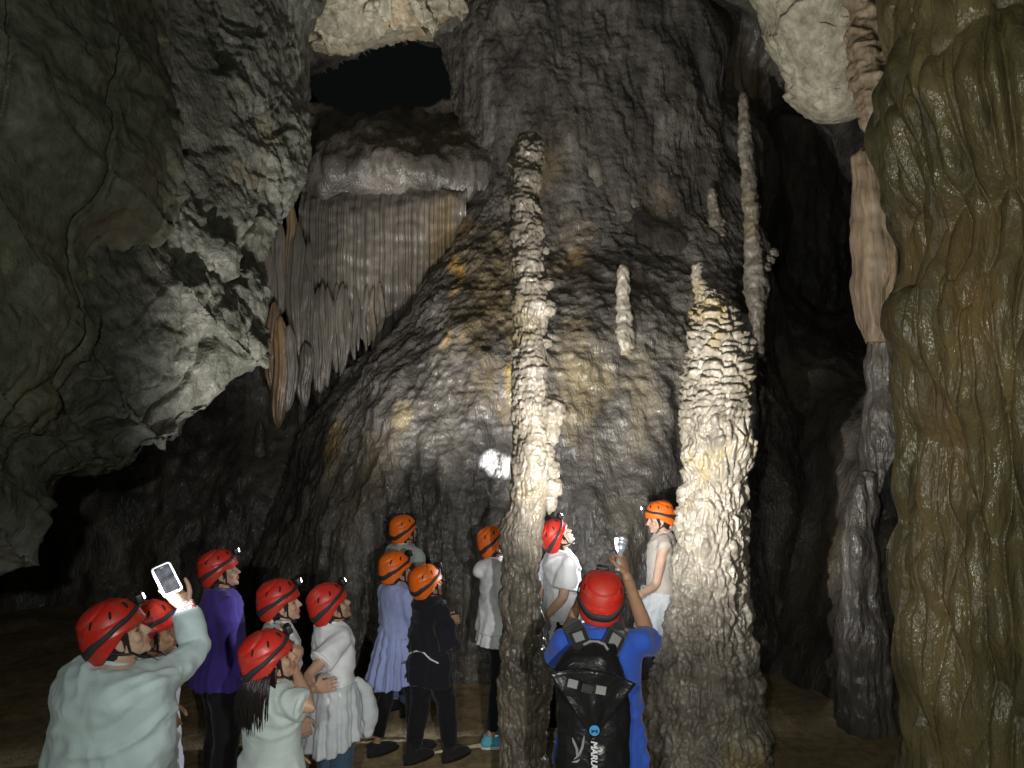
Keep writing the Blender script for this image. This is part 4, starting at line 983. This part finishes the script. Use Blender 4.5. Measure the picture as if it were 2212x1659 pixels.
# the woman filming with her phone
p1 = person('person in a loose blue grey shirt seen from behind, holding up a phone', (236, 1346, 3.1), -22, 'red', lean=(4, 3), look=(-42, 24, 0), bw=1.28, skin=SKIN_L,
    arms={'R': {'e': (424, 1404, 3.36), 'w': (404, 1314, 3.40), 'h': (-0.66, -0.2, 0.72), 'pn': (0.2, -0.85, 0.35), 'curl': ((0.5, 0.9, 0.6), (0.5, 0.9, 0.6), (0.35, 0.6, 0.4), (0.15, 0.25, 0.2)), 'thumb': 0.1},
          'L': {'ed': (-0.34, 0.12, -0.92), 'wd': (0.25, 0.85, -0.3)}},
    shirt={'m': C_['blue_grey'], 'hem': 0.72, 'inf': 0.045, 'bot': 0.03, 'sleeve': ('threequarter', 'long'), 'sw': 0.88, 'wr': 0.022, 'straight': 0.9, 'seed': 2}, trousers={'m': C_['dark']}, shoes=blackshoe,
    lamp=(9, 70, (374, 1262, 3.36), (1.0, 1.0, 1.0)), vox=0.010, lampdark=True)
def cuff(t):
    sh, el, wr, fd, pn, a = p1['R']; d = (el-wr).normalized()
    t.tube([wr-d*0.012, wr+d*0.02, wr+d*0.055], [0.034, 0.043, 0.036], 16)
    for k in range(7):
        a_ = k*0.9; s_ = d.orthogonal().normalized(); b_ = d.cross(s_)
        t.ell(wr+d*(0.005+0.02*(k % 3))+(s_*math.cos(a_)+b_*math.sin(a_))*0.036, (0.014, 0.014, 0.014))
add_blob(p1, 'wrist_scarf', cuff, M['scarf'], 0.006, 2, 0.006, None, (45, 45, 45))['label'] = 'white and red patterned scarf tied round the raised wrist'

# half hidden person beyond her
p2 = person('person half hidden behind the one filming, one forearm hanging', (318, 1340, 3.55), -62, 'red', look=(-8, 12, 0), bw=0.98, skin=SKIN_D,
    arms={'R': {'e': (330, 1480, 3.4), 'w': (352, 1520, 3.3), 'h': (0.0, 0.35, -0.9)}}, shirt={'m': C_['cloth_white'], 'hem': 0.70, 'bot': 0.03, 'seed': 3}, trousers={'m': C_['dark']}, shoes=blackshoe, lamp=None)
# the person in purple
p3 = person('person in a purple top and black trousers looking up', (468, 1217, 5.0), -58, 'red', look=(-12, 16, 0), bw=1.08, skin=SKIN,
    arms={'R': {'ed': (0.1, 0.1, -1), 'wd': (-0.15, 0.3, -0.9)}, 'L': {'ed': (-0.1, 0.1, -1), 'wd': (0.2, 0.3, -0.9)}},
    shirt={'m': C_['purple'], 'hem': 0.80, 'inf': 0.026, 'bot': 0.03, 'sleeve': ('long', 'long'), 'seed': 4}, trousers={'m': C_['black'], 'w': 1.15, 'loose': 0.02}, shoes=blackshoe, lamp=(24, 110, (700, 200, 9), (0.95, 0.97, 1.0)), lampdark=True, nape=0.02)
# white shirt and headscarf, behind the ponytail
p4 = person('person in a white shirt with a patterned headscarf, behind the ponytailed one', (598, 1284, 4.55), -56, 'red', look=(-14, 14, 0), bw=0.98, skin=SKIN_L,
    shirt={'m': C_['white'], 'hem': 0.80, 'sleeve': ('long', 'long'), 'seed': 5}, trousers={'m': C_['jeans']}, shoes=blackshoe, lamp=(280, 80, (800, 220, 9.6)))
scarf(p4)
# ponytail, grey green tee
p5 = person('person with a black ponytail in a grey green T-shirt, hand to chin', (570, 1404, 3.65), -42, 'red', look=(-22, 22, 0), bw=1.08, skin=SKIN, hair='hair',
    arms={'R': {'e': (672, 1530, 3.55), 'w': (634, 1440, 3.75), 'h': (0.0, 0.3, 0.9), 'pn': (-1, -0.2, 0), 'curl': (0.9, 0.9, 0.5)}, 'L': {'ed': (-0.1, 0.3, -0.9), 'wd': (0.2, 0.5, -0.8)}},
    shirt={'m': C_['grey_green'], 'hem': 0.78, 'inf': 0.022, 'bot': 0.03, 'sleeve': ('short', 'short'), 'sw': 1.12, 'sl': 0.7, 'wr': 0.013, 'straight': 0.75, 'seed': 6}, trousers={'m': C_['dark']}, shoes=blackshoe, lamp=None, vox=0.010)
def tail(t):
    rr = random.Random(3)
    for k in range(420):
        a = rr.uniform(0, 2*PI); r = 0.06*math.sqrt(rr.random()); ox, oy = 1.3*r*math.cos(a), 0.55*r*math.sin(a); ln = rr.uniform(0.10, 0.22)
        sx = rr.uniform(-0.03, 0.03)
        t.tube([(ox*0.8, -0.062+oy*0.5, 0.0), (ox, -0.10+oy, -0.06), (ox*1.15+sx*0.5-0.015, -0.118+oy*1.2, -0.07-ln*0.5), (ox*0.9+sx-0.03, -0.105+oy, -0.07-ln)], [0.0045, 0.0048, 0.004, 0.001], 4)
    for k in range(90):
        a = rr.uniform(-1, 1); t.tube([(a*0.072, -0.05, 0.0), (a*0.08, -0.06, -0.06), (a*0.08+rr.uniform(-.02, .02), -0.06, -0.1-rr.uniform(0, 0.06))], [0.006, 0.006, 0.001], 4)
tb = Blob(); tail(tb); me = bpy.data.meshes.new('ponytail'); me.from_pydata(tb.v, [], tb.f)
for pl in me.polygons: pl.use_smooth = True
o = link('ponytail', me, M['hair'], p5['root']); o.matrix_local = Matrix.Translation(p5['Mh'].translation)@Matrix.Rotation(R(14), 4, 'Z')@Matrix.Rotation(R(2), 4, 'X')
# white tee with a jacket round the waist
p6 = person('person in a white T-shirt, jacket tied round the waist, hand on hip', (703, 1293, 4.7), -52, 'red', look=(-10, 26, 0), bw=1.02, skin=SKIN,
    arms={'R': {'e': (664, 1462, 4.42), 'w': (678, 1488, 4.36), 'h': (0.15, 0.95, 0.05), 'pn': (-0.9, 0.1, -0.2), 'curl': (0.2, 0.25, 0.2)}, 'L': {'ed': (-0.1, 0.1, -0.95), 'wd': (0.15, 0.25, -0.9)}},
    shirt={'m': C_['white'], 'hem': 0.92, 'inf': 0.02, 'bot': 0.01, 'sw': 1.25, 'sl': 0.66, 'wr': 0.012, 'seed': 7}, trousers={'m': C_['jeans'], 'w': 1.1, 'loose': 0.018}, shoes=blackshoe, lamp=(330, 80, (1150, 220, 9.6)))
scarf(p6, False)
add_ribbon_skirt(p6, 'tied_jacket', 1.03, 0.66, (.192, .16), (.235, .205), C_['cloth_grey'], 11, 0.014, lambda th: -0.10*np.maximum(0, np.cos(th+0.9))**2, seed=1)
add_blob(p6, 'jacket_sleeve', lambda t: t.tube([p6['tor'](0.12, 0.13, 1.03), p6['tor'](0.15, 0.19, 0.95), V3((0.15, 0.22, 0.80))*p6['s'], V3((0.14, 0.21, 0.66))*p6['s']], [0.03, 0.042, 0.05, 0.04], 14, e=0.7), C_['cloth_grey'], 0.010, 3, 0.012, None, (10, 10, 8))
# mint tee, behind
p7 = person('person in a pale mint T-shirt and blue jeans at the back of the trio', (869, 1135, 6.6), -42, 'orange', look=(-6, 14, 0), bw=1.05, skin=SKIN,
    shirt={'m': C_['mint'], 'hem': 0.84, 'seed': 8, 'sw': 1.1}, trousers={'m': C_['blue_jeans'], 'w': 1.15, 'loose': 0.02}, shoes=blackshoe, lamp=(80, 70, (1000, 400, 9)), feet=((-.09, 0.0), (.10, -0.02)))
scarf(p7, False)
# long periwinkle blouse
p8 = person('person in a long flared periwinkle blouse and black leggings', (851, 1217, 5.75), -46, 'orange', look=(-12, 12, 0), bw=1.0, skin=SKIN, hair='hair', nape=0.05,
    arms={'R': {'ed': (0.1, 0.15, -0.95), 'wd': (-0.3, 0.8, -0.3)}, 'L': {'ed': (-0.12, 0.1, -0.95), 'wd': (0.3, 0.5, -0.7)}},
    shirt={'m': C_['periwinkle'], 'hem': 1.0, 'inf': 0.018, 'sleeve': ('long', 'long'), 'wr': 0.011, 'straight': 0.3, 'seed': 9}, trousers={'m': C_['black'], 'to': 0.86}, shoes=blackshoe, lamp=(110, 62, (760, 450, 9.4)), feet=((-.10, -0.10), (.09, 0.16)), lampdark=True)
add_ribbon_skirt(p8, 'blouse_skirt', 1.08, 0.66, (.155, .125), (.255, .235), C_['periwinkle'], 13, 0.017, lambda th: -0.07*np.maximum(0, -np.sin(th)), seed=2)
# black coat with white zip
p9 = person('person in a wide black hooded coat with a white zip, hand to chest', (917, 1247, 5.6), -44, 'orange', look=(-10, 18, 0), bw=1.06, skin=SKIN,
    arms={'R': {'e': (972, 1410, 5.42), 'w': (960, 1345, 5.5), 'h': (-0.2, 0.35, 0.9), 'pn': (-1, 0, 0), 'curl': (0.8, 1.0, 0.5)}, 'L': {'ed': (-0.2, 0.25, -0.9), 'wd': (0.5, 0.8, 0.2)}},
    shirt={'m': C_['navy_black'], 'hem': 0.70, 'inf': 0.026, 'bot': 0.035, 'sleeve': ('long', 'threequarter'), 'sw': 1.3, 'wr': 0.018, 'straight': 0.9, 'seed': 10}, trousers={'m': C_['black'], 'w': 1.15, 'loose': 0.022}, shoes={'m': cloth('boot_black', (0.022, 0.02, 0.02)), 'h': 0.06}, lamp=(110, 62, (1250, 350, 9)), feet=((-.10, -0.06), (.10, 0.20)))
def zipline(t):
    pts = [(873, 1436), (877, 1427), (884, 1412), (900, 1406), (916, 1410), (930, 1424), (946, 1432)]
    q = [p9['W2L']@at(u, v, 5.34) for u, v in pts]
    # draw the trim onto the coat: pull each point to the coat's back surface
    sh = [c for c in p9['root'].children if c.name.startswith('shirt')][0]
    bpy.context.view_layer.update()
    out = []
    o_ = p9['W2L']@CAM
    for p in q:
        ok, hit, nn, _ = sh.ray_cast(o_, (p-o_).normalized())
        out.append(hit+nn*0.004 if ok else p)
    t.tube(out, [0.0065]*len(out), 8)
o = add_blob(p9, 'zip_trim', zipline, plain('white_trim', (0.85, 0.86, 0.88), 0.4), 0.0035, 0, 0.0, None); o['label'] = 'white zip trim running across the back of the coat'
# white hoodie
p10 = person('person in a white hoodie and pale blue shoes half behind the dripstone column', (1062, 1161, 6.0), -76, 'orange', look=(-4, 22, 0), bw=0.98, skin=SKIN_L,
    arms={'R': {'ed': (0.08, 0.12, -0.98), 'wd': (0.0, 0.35, -0.93)}},
    shirt={'m': C_['hood'], 'hem': 0.86, 'inf': 0.03, 'bot': 0.02, 'sleeve': ('long', 'long'), 'sw': 1.2, 'wr': 0.012, 'straight': 0.8, 'seed': 11,
           'extra': [lambda t, J: (t.ell(J['tor'](0, -0.11, 1.375), (0.085, 0.065, 0.05)), t.ell(J['tor'](0, -0.15, 1.335), (0.06, 0.045, 0.05)))]},
    trousers={'m': C_['navy_black'], 'w': 1.05, 'to': 0.88}, shoes={'m': C_['cyan'], 'sole': C_['white']}, lamp=(40, 70, (1250, 800, 8.5), (0.85, 0.92, 1.0)), lampdark=True, feet=((-.09, 0.14), (.12, -0.05)))
add_ribbon_skirt(p10, 'undershirt', 0.95, 0.77, (.185, .15), (.20, .165), C_['white'], 9, 0.008, seed=3)
# white tee looking up
p11 = person('person in a white T-shirt looking straight up, hands behind the back', (1191, 1150, 5.9), -72, 'red', look=(-4, 44, 0), bw=1.0, skin=SKIN_L, hair='hair', nape=0.09,
    arms={'R': {'e': (1216, 1292, 5.72), 'w': (1176, 1335, 5.75), 'h': (0.1, -0.9, -0.4), 'curl': (0.5, 0.6, 0.4)}, 'L': {'ed': (-0.25, -0.15, -0.95), 'wd': (0.5, -0.5, -0.6)}},
    shirt={'m': C_['white'], 'hem': 0.94, 'inf': 0.022, 'bot': 0.012, 'sw': 1.35, 'sl': 0.75, 'wr': 0.012, 'seed': 12}, trousers={'m': C_['navy_black'], 'loose': 0.02, 'w': 1.1}, shoes={'m': cloth('shoe_pale', (0.3, 0.3, 0.28)), 'sole': C_['white']}, lamp=(330, 92, (1380, 260, 9.8)))
add_ribbon_skirt(p11, 'tied_shirt', 1.02, 0.66, (.17, .14), (.205, .185), C_['cloth_grey'], 9, 0.011, lambda th: -0.05*np.cos(th), seed=4)
# the guide in blue with the torch
p12 = person('person in a royal blue T-shirt carrying a black backpack, raising a torch', (1300, 1276, 3.6), -2, 'red', lean=(2, 0), look=(-4, 16, 6), bw=1.08, skin=SKIN_D, hair=None,
    arms={'R': {'e': (1403, 1384, 3.76), 'w': (1354, 1246, 3.68), 'h': (-0.16, 0.35, 0.9), 'pn': (-0.75, 0.55, 0.1), 'curl': (0.75, 1.25, 0.7), 'thumb': 0.9}, 'L': {'e': (1205, 1425, 3.75), 'w': (1243, 1318, 3.92), 'h': (0.3, 0.3, 0.9), 'curl': (0.9, 1.1, 0.6)}},
    shirt={'m': C_['royal'], 'hem': 0.83, 'inf': 0.018, 'bot': 0.014, 'sw': 0.95, 'sl': 0.8, 'wr': 0.012, 'straight': 0.6, 'seed': 13}, trousers={'m': C_['blue_jeans']}, shoes=blackshoe, lamp=(330, 125, (1715, 380, 8.4)), vox=0.010, lampdark=True)
# woman in the beige vest beside the stalagmite
p13 = person('woman in a beige sleeveless vest with a lit headlamp beside the thick stalagmite', (1425, 1104, 6.5), 84, 'orange', look=(6, -6, 0), bw=0.92, skin=SKIN_L, hair='hair',
    arms={'L': {'e': (1417, 1264, 6.34), 'w': (1382, 1286, 6.22), 'h': (0.5, 0.7, -0.5), 'curl': (0.5, 0.6, 0.4)}, 'R': {'ed': (0.1, 0.0, -1), 'wd': (-0.5, 0.5, -0.5)}},
    shirt={'m': C_['beige'], 'hem': 0.92, 'inf': 0.012, 'sleeve': ('cap', 'cap'), 'wr': 0.008, 'seed': 14}, trousers={'m': C_['dark'], 'w': 1.15, 'loose': 0.02}, shoes=blackshoe, lamp=(220, 64, (1185, 1260, 5.9), (0.8, 0.88, 1.0)), lampdark=True)
scarf(p13, False)
l0 = p13['W2L'].inverted()@p13['Mh']@(LAMP+V3((0, 0.05, 0.01))); spot('headlamp_core_beam', l0, at(1072, 1003, d_on_mound(1072, 1003)), 1700, 10, 0.9, (0.88, 0.94, 1.0), 0.01)
add_ribbon_skirt(p13, 'tied_shirt', 0.99, 0.62, (.185, .16), (.225, .215), C_['cloth_white'], 7, 0.016, lambda th: -0.08*np.sin(th*1.0+2.5), seed=5)

# ------------------------------------------------------------------ the phone
ph = bpy.data.objects.new('phone', None); COL.objects.link(ph); tag(ph, 'smartphone in a pale case held up in front of the dark passage', 'phone')
pc = at(361, 1252, 3.31); top = at(346, 1222, 3.345); up_ = (top-pc).normalized(); side_ = (at(380, 1243, 3.33)-pc).normalized(); nrm = side_.cross(up_).normalized(); side_ = up_.cross(nrm).normalized()
ph.matrix_world = Matrix.Translation(pc)@Matrix((side_, up_, nrm)).transposed().to_4x4()
def rbox(name, w_, h_, d_, r, mat, par, z=0.0):
    bm = bmesh.new(); n = 8; pts = []
    for cx_, cy_, a0 in ((w_/2-r, h_/2-r, 0), (-w_/2+r, h_/2-r, 90), (-w_/2+r, -h_/2+r, 180), (w_/2-r, -h_/2+r, 270)):
        for k in range(n+1): a = R(a0+90*k/n); pts.append((cx_+r*math.cos(a), cy_+r*math.sin(a)))
    vs = [bm.verts.new((x, y, -d_/2)) for x, y in pts]; f = bm.faces.new(vs[::-1])
    ret = bmesh.ops.extrude_face_region(bm, geom=[f]); bmesh.ops.translate(bm, vec=(0, 0, d_), verts=[v for v in ret['geom'] if isinstance(v, bmesh.types.BMVert)])
    bmesh.ops.recalc_face_normals(bm, faces=bm.faces)
    bmesh.ops.bevel(bm, geom=[e for e in bm.edges if abs(e.verts[0].co.z-e.verts[1].co.z) < 1e-6], offset=min(0.002, d_*0.3), segments=2, affect='EDGES')
    bm.transform(Matrix.Translation((0, 0, z))); return link(name, bm_me(name, bm, False), mat, par)
rbox('case', 0.082, 0.158, 0.012, 0.016, plain('phone_case', (0.72, 0.76, 0.74), 0.3), ph)
m_scr, nt, b_ = new_mat('phone_screen'); b_.inputs['Base Color'].default_value = (0.01, 0.01, 0.012, 1); b_.inputs['Roughness'].default_value = 0.12
tc = nd(nt, 'ShaderNodeTexCoord'); n1 = nd(nt, 'ShaderNodeTexNoise', Scale=26.0, Detail=3.0); nt.links.new(tc.outputs['Object'], n1.inputs['Vector'])
e_ = ramp(nt, n1.outputs[0], [(0.4, (0.012, 0.013, 0.015)), (0.62, (0.10, 0.105, 0.12)), (0.75, (0.2, 0.18, 0.15))]).outputs[0]
nt.links.new(e_, b_.inputs['Emission Color']); b_.inputs['Emission Strength'].default_value = 1.0
scr = rbox('screen', 0.063, 0.138, 0.002, 0.008, m_scr, ph, 0.0062)
rbox('earpiece', 0.014, 0.0025, 0.001, 0.001, M['silver'], ph, 0.0078).location = (0, 0.0615, 0)

# ------------------------------------------------------------------ the torch
tr = bpy.data.objects.new('torch', None); COL.objects.link(tr); tag(tr, 'polished metal torch with a finned head gripped beside the red helmet', 'torch')
tp = at(1338, 1208, 3.70); aim = (at(1420, 980, 5.0)-tp).normalized(); ax_ = (aim+V3((0, 0, 0.9))).normalized()
tr.matrix_world = Matrix.Translation(tp)@ax_.to_track_quat('Z', 'Y').to_matrix().to_4x4()@Matrix.Scale(1.25, 4)
M['torch'] = plain('brushed_metal', (0.7, 0.73, 0.78), 0.3, metal=0.45)
def lathe(name, prof_, mat, par, n=28):
    th = np.linspace(0, 2*PI, n, endpoint=False)[:, None]; pr = np.array(prof_)[None]
    P = np.stack([pr[..., 0]*np.cos(th), pr[..., 0]*np.sin(th), pr[..., 1]+0*th], -1)
    o = grid_obj(name, P, mat, wrap=True, flip=False, parent=par)
    for p in o.data.polygons: p.use_smooth = True
    return o
lathe('barrel', [(0, -0.05), (0.011, -0.05), (0.012, -0.045), (0.012, 0.03), (0.011, 0.034), (0, 0.034)], M['torch'], tr)
lathe('head', [(0, 0.03), (0.012, 0.032), (0.017, 0.042), (0.021, 0.05), (0.021, 0.056), (0.017, 0.058), (0.017, 0.061), (0.023, 0.063), (0.023, 0.069), (0.018, 0.071), (0.018, 0.074), (0.025, 0.077), (0.025, 0.086), (0.020, 0.086), (0.018, 0.080), (0, 0.079)], M['torch'], tr)
lathe('lens', [(0, 0.0815), (0.017, 0.0815), (0.018, 0.083), (0, 0.084)], M['lens'], tr)
lp = tp+ax_*0.13
spot('torch_beam', lp, at(1545, 880, 5.3), 66, 74, 0.9, (1.0, 0.92, 0.76), 0.015)

# ------------------------------------------------------------------ the backpack
bp_ = bpy.data.objects.new('backpack', None); COL.objects.link(bp_); bp_.location = at(1285, 1640, 3.42); BPL = bp_.location.copy()
tag(bp_, 'black glossy roll-top backpack with grey straps on the back of the person in blue', 'backpack')
mbag, nt, b_ = new_mat('bag_tarpaulin'); b_.inputs['Base Color'].default_value = (0.008, 0.009, 0.009, 1); b_.inputs['Roughness'].default_value = 0.33
tc = nd(nt, 'ShaderNodeTexCoord'); n1 = nd(nt, 'ShaderNodeTexNoise', Scale=16.0, Detail=4.0, Distortion=0.6); nt.links.new(tc.outputs['Object'], n1.inputs['Vector'])
b2_ = nd(nt, 'ShaderNodeBump', Strength=0.5, Distance=0.02); nt.links.new(n1.outputs[0], b2_.inputs['Height']); nt.links.new(b2_.outputs[0], b_.inputs['Normal'])
t = Blob()
def sec(v, ul, ur, yf, yb):
    a = at(ul, v, yf); c = at(ur, v, yf); m_ = (a+c)*0.5; m_.y = (yf+yb)/2
    return (m_-BPL, V3(((c.x-a.x)/2, 0, 0)), V3((0, (yb-yf)/2, 0)))
t.loft([sec(1800, 1210, 1368, 3.30, 3.46), sec(1740, 1204, 1372, 3.27, 3.47), sec(1659, 1204, 1372, 3.26, 3.47), sec(1590, 1204, 1370, 3.27, 3.47), sec(1530, 1202, 1366, 3.28, 3.47), sec(1480, 1200, 1362, 3.29, 3.47), sec(1450, 1206, 1352, 3.31, 3.48), sec(1415, 1226, 1342, 3.35, 3.49), sec(1392, 1244, 1334, 3.40, 3.50)], 32)
me = t.remesh(0.009, 5, 0.5); offset(me, lambda v: 0.012*fbm(v*np.array([7, 7, 6]), 3)); bag = link('bag', me, mbag, bp_)
# folded-over roll top: a thick triangular flap
def flap_pt(a, b):                    # a across 0..1, b down 0..1
    L, Rr, T = (1186, 1457), (1374, 1478), (1283, 1598)
    u0 = L[0]+(Rr[0]-L[0])*a; v0 = L[1]+(Rr[1]-L[1])*a - 30*math.sin(PI*a)*0.6
    u = u0+(T[0]-u0)*b; v = v0+(T[1]-v0)*b
    return at(u, v, 3.232+0.05*abs(a-0.5)**1.5+0.012*math.sin(9*a)*(1-b))
rows = []
for i in range(25):
    rows.append([flap_pt(i/24, j/24) for j in range(25)])
P = np.array([[tuple(q-BPL) for q in r] for r in rows]); P[..., 1] += 0.006*fbm(P*14, 3)
o = grid_obj('roll_top_flap', P, mbag, parent=bp_, flip=True); md = o.modifiers.new('thick', 'SOLIDIFY'); md.thickness = 0.012; md.offset = -1
for p in o.data.polygons: p.use_smooth = True
mstrap = cloth('strap_black', (0.015, 0.017, 0.016)); mgrey = cloth('strap_grey', (0.2, 0.21, 0.2))
def strap(pts, w0, mat, name, par, thick=0.01, lift=0.0, locoff=None):
    q = [at(*p)-BPL for p in pts]; q = [p+V3((0, -lift, 0)) for p in q]; n = len(q); bm = bmesh.new(); rw = []
    for i, p in enumerate(q):
        d = (q[min(n-1, i+1)]-q[max(0, i-1)]).normalized(); nn = V3((0, -1, 0.35)); nn = (nn-d*nn.dot(d)).normalized(); sd = d.cross(nn).normalized()
        rw.append([bm.verts.new(p+sd*w0/2*sg_+nn*th_) for sg_, th_ in ((-1, 0), (-0.9, thick), (0.9, thick), (1, 0))])
    for a, b in zip(rw[:-1], rw[1:]):
        for k in range(4): bm.faces.new((a[k], a[(k+1) % 4], b[(k+1) % 4], b[k]))
    bm.faces.new(rw[0]); bm.faces.new(rw[-1][::-1]); bmesh.ops.recalc_face_normals(bm, faces=bm.faces)
    return link(name, bm_me(name, bm, False), mat, par)
SL = [(1232, 1352, 3.62), (1238, 1352, 3.55), (1246, 1366, 3.475), (1254, 1385, 3.445), (1262, 1405, 3.40)]; SR = [(1346, 1358, 3.62), (1340, 1358, 3.55), (1332, 1372, 3.475), (1323, 1391, 3.445), (1314, 1410, 3.40)]
for S_ in (SL, SR):
    st = strap(S_, 0.086, mstrap, 'shoulder_strap', bp_, 0.012); strap(S_[1:], 0.046, mgrey, 'webbing', st, 0.004, 0.014)
tb = Blob(); tb.tube([at(u, v, d)-BPL for u, v, d in ((1262, 1392, 3.40), (1275, 1385, 3.39), (1292, 1386, 3.39), (1306, 1392, 3.39), (1312, 1402, 3.38))], [0.006]*5, 8)
me = bpy.data.meshes.new('haul_loop'); me.from_pydata(tb.v, [], tb.f); link('haul_loop', me, mgrey, bp_)
def patch(name, u, v, w_, h_, mat, ang, d=3.222, th_=0.008, par=None):
    bm = box_bm((w_, th_, h_), 0.002, 1, Matrix.Rotation(ang, 4, 'Y')); o = link(name, bm_me(name, bm, False), mat, par or bp_); o.location = at(u, v, d)-BPL; return o
patch('buckle_webbing', 1237, 1477, 0.042, 0.034, mgrey, R(14), 3.215); patch('buckle', 1268, 1487, 0.05, 0.036, M['black'], R(14), 3.212, 0.014); patch('buckle_webbing', 1298, 1491, 0.042, 0.034, mgrey, R(10), 3.212)
def text_part(name, body, u, v, d, size, mat, roll, shear=0.0, align='LEFT'):
    c = bpy.data.curves.new(name, 'FONT'); c.body = body; c.size = size; c.extrude = 0.0012; c.shear = shear; c.align_x = align; c.offset = 0.0015*size/0.05
    o = bpy.data.objects.new('t', c); COL.objects.link(o); dg = bpy.context.evaluated_depsgraph_get(); me = bpy.data.meshes.new_from_object(o.evaluated_get(dg)); bpy.data.objects.remove(o)
    q = link(name, me, mat, bp_); q.location = at(u, v, d)-BPL; q.rotation_euler = (Matrix.Rotation(roll, 3, 'Y')@Matrix.Rotation(PI/2, 3, 'X')).to_euler(); return q
mwhite = plain('print_white', (0.55, 0.57, 0.58), 0.5); mblue = plain('print_blue', (0.03, 0.22, 0.5), 0.5)
text_part('lettering', 'MARU', 1277, 1600, 3.212, 0.036, mwhite, R(90), 0.25); text_part('lettering', 'OE', 1278, 1654, 3.212, 0.036, mwhite, R(90), 0.1)
bm = bmesh.new(); bmesh.ops.create_cone(bm, cap_ends=True, segments=32, radius1=0.021, radius2=0.021, depth=0.003); bm.transform(Matrix.Rotation(PI/2, 4, 'X'))
o = link('logo', bm_me('logo', bm, False), mblue, bp_); o.location = at(1284, 1578, 3.214)-BPL; LG = o
bm = bmesh.new(); z_ = [(-0.013, -0.012), (-0.012, 0.008), (-0.005, -0.001), (0, 0.004), (0.005, -0.001), (0.012, 0.008), (0.013, -0.012), (0.004, -0.006), (0, -0.002), (-0.004, -0.006)]
vs = [bm.verts.new((x, 0, y)) for x, y in z_]; f = bm.faces.new(vs); r_ = bmesh.ops.extrude_face_region(bm, geom=[f]); bmesh.ops.translate(bm, vec=(0, -0.0015, 0), verts=[v for v in r_['geom'] if isinstance(v, bmesh.types.BMVert)]); bmesh.ops.recalc_face_normals(bm, faces=bm.faces)
o = link('logo_mark', bm_me('logo_mark', bm, False), M['black'], LG); o.location = (0, -0.002, 0)
# crescent print on the lower bag
for pts in ([(1236, 1594), (1240, 1604), (1246, 1618), (1247, 1635), (1240, 1640)], [(1262, 1590), (1260, 1602), (1258, 1614), (1252, 1628), (1247, 1636)], [(1236, 1646), (1246, 1645), (1252, 1641)]):
    tb = Blob(); tb.tube([at(u, v, 3.262)-BPL for u, v in pts], [0.002]+[0.006]*(len(pts)-2)+[0.002], 8)
    me = bpy.data.meshes.new('print_mark'); me.from_pydata(tb.v, [], tb.f); link('print_mark', me, plain('print_grey', (0.2, 0.21, 0.21), 0.5), bp_)
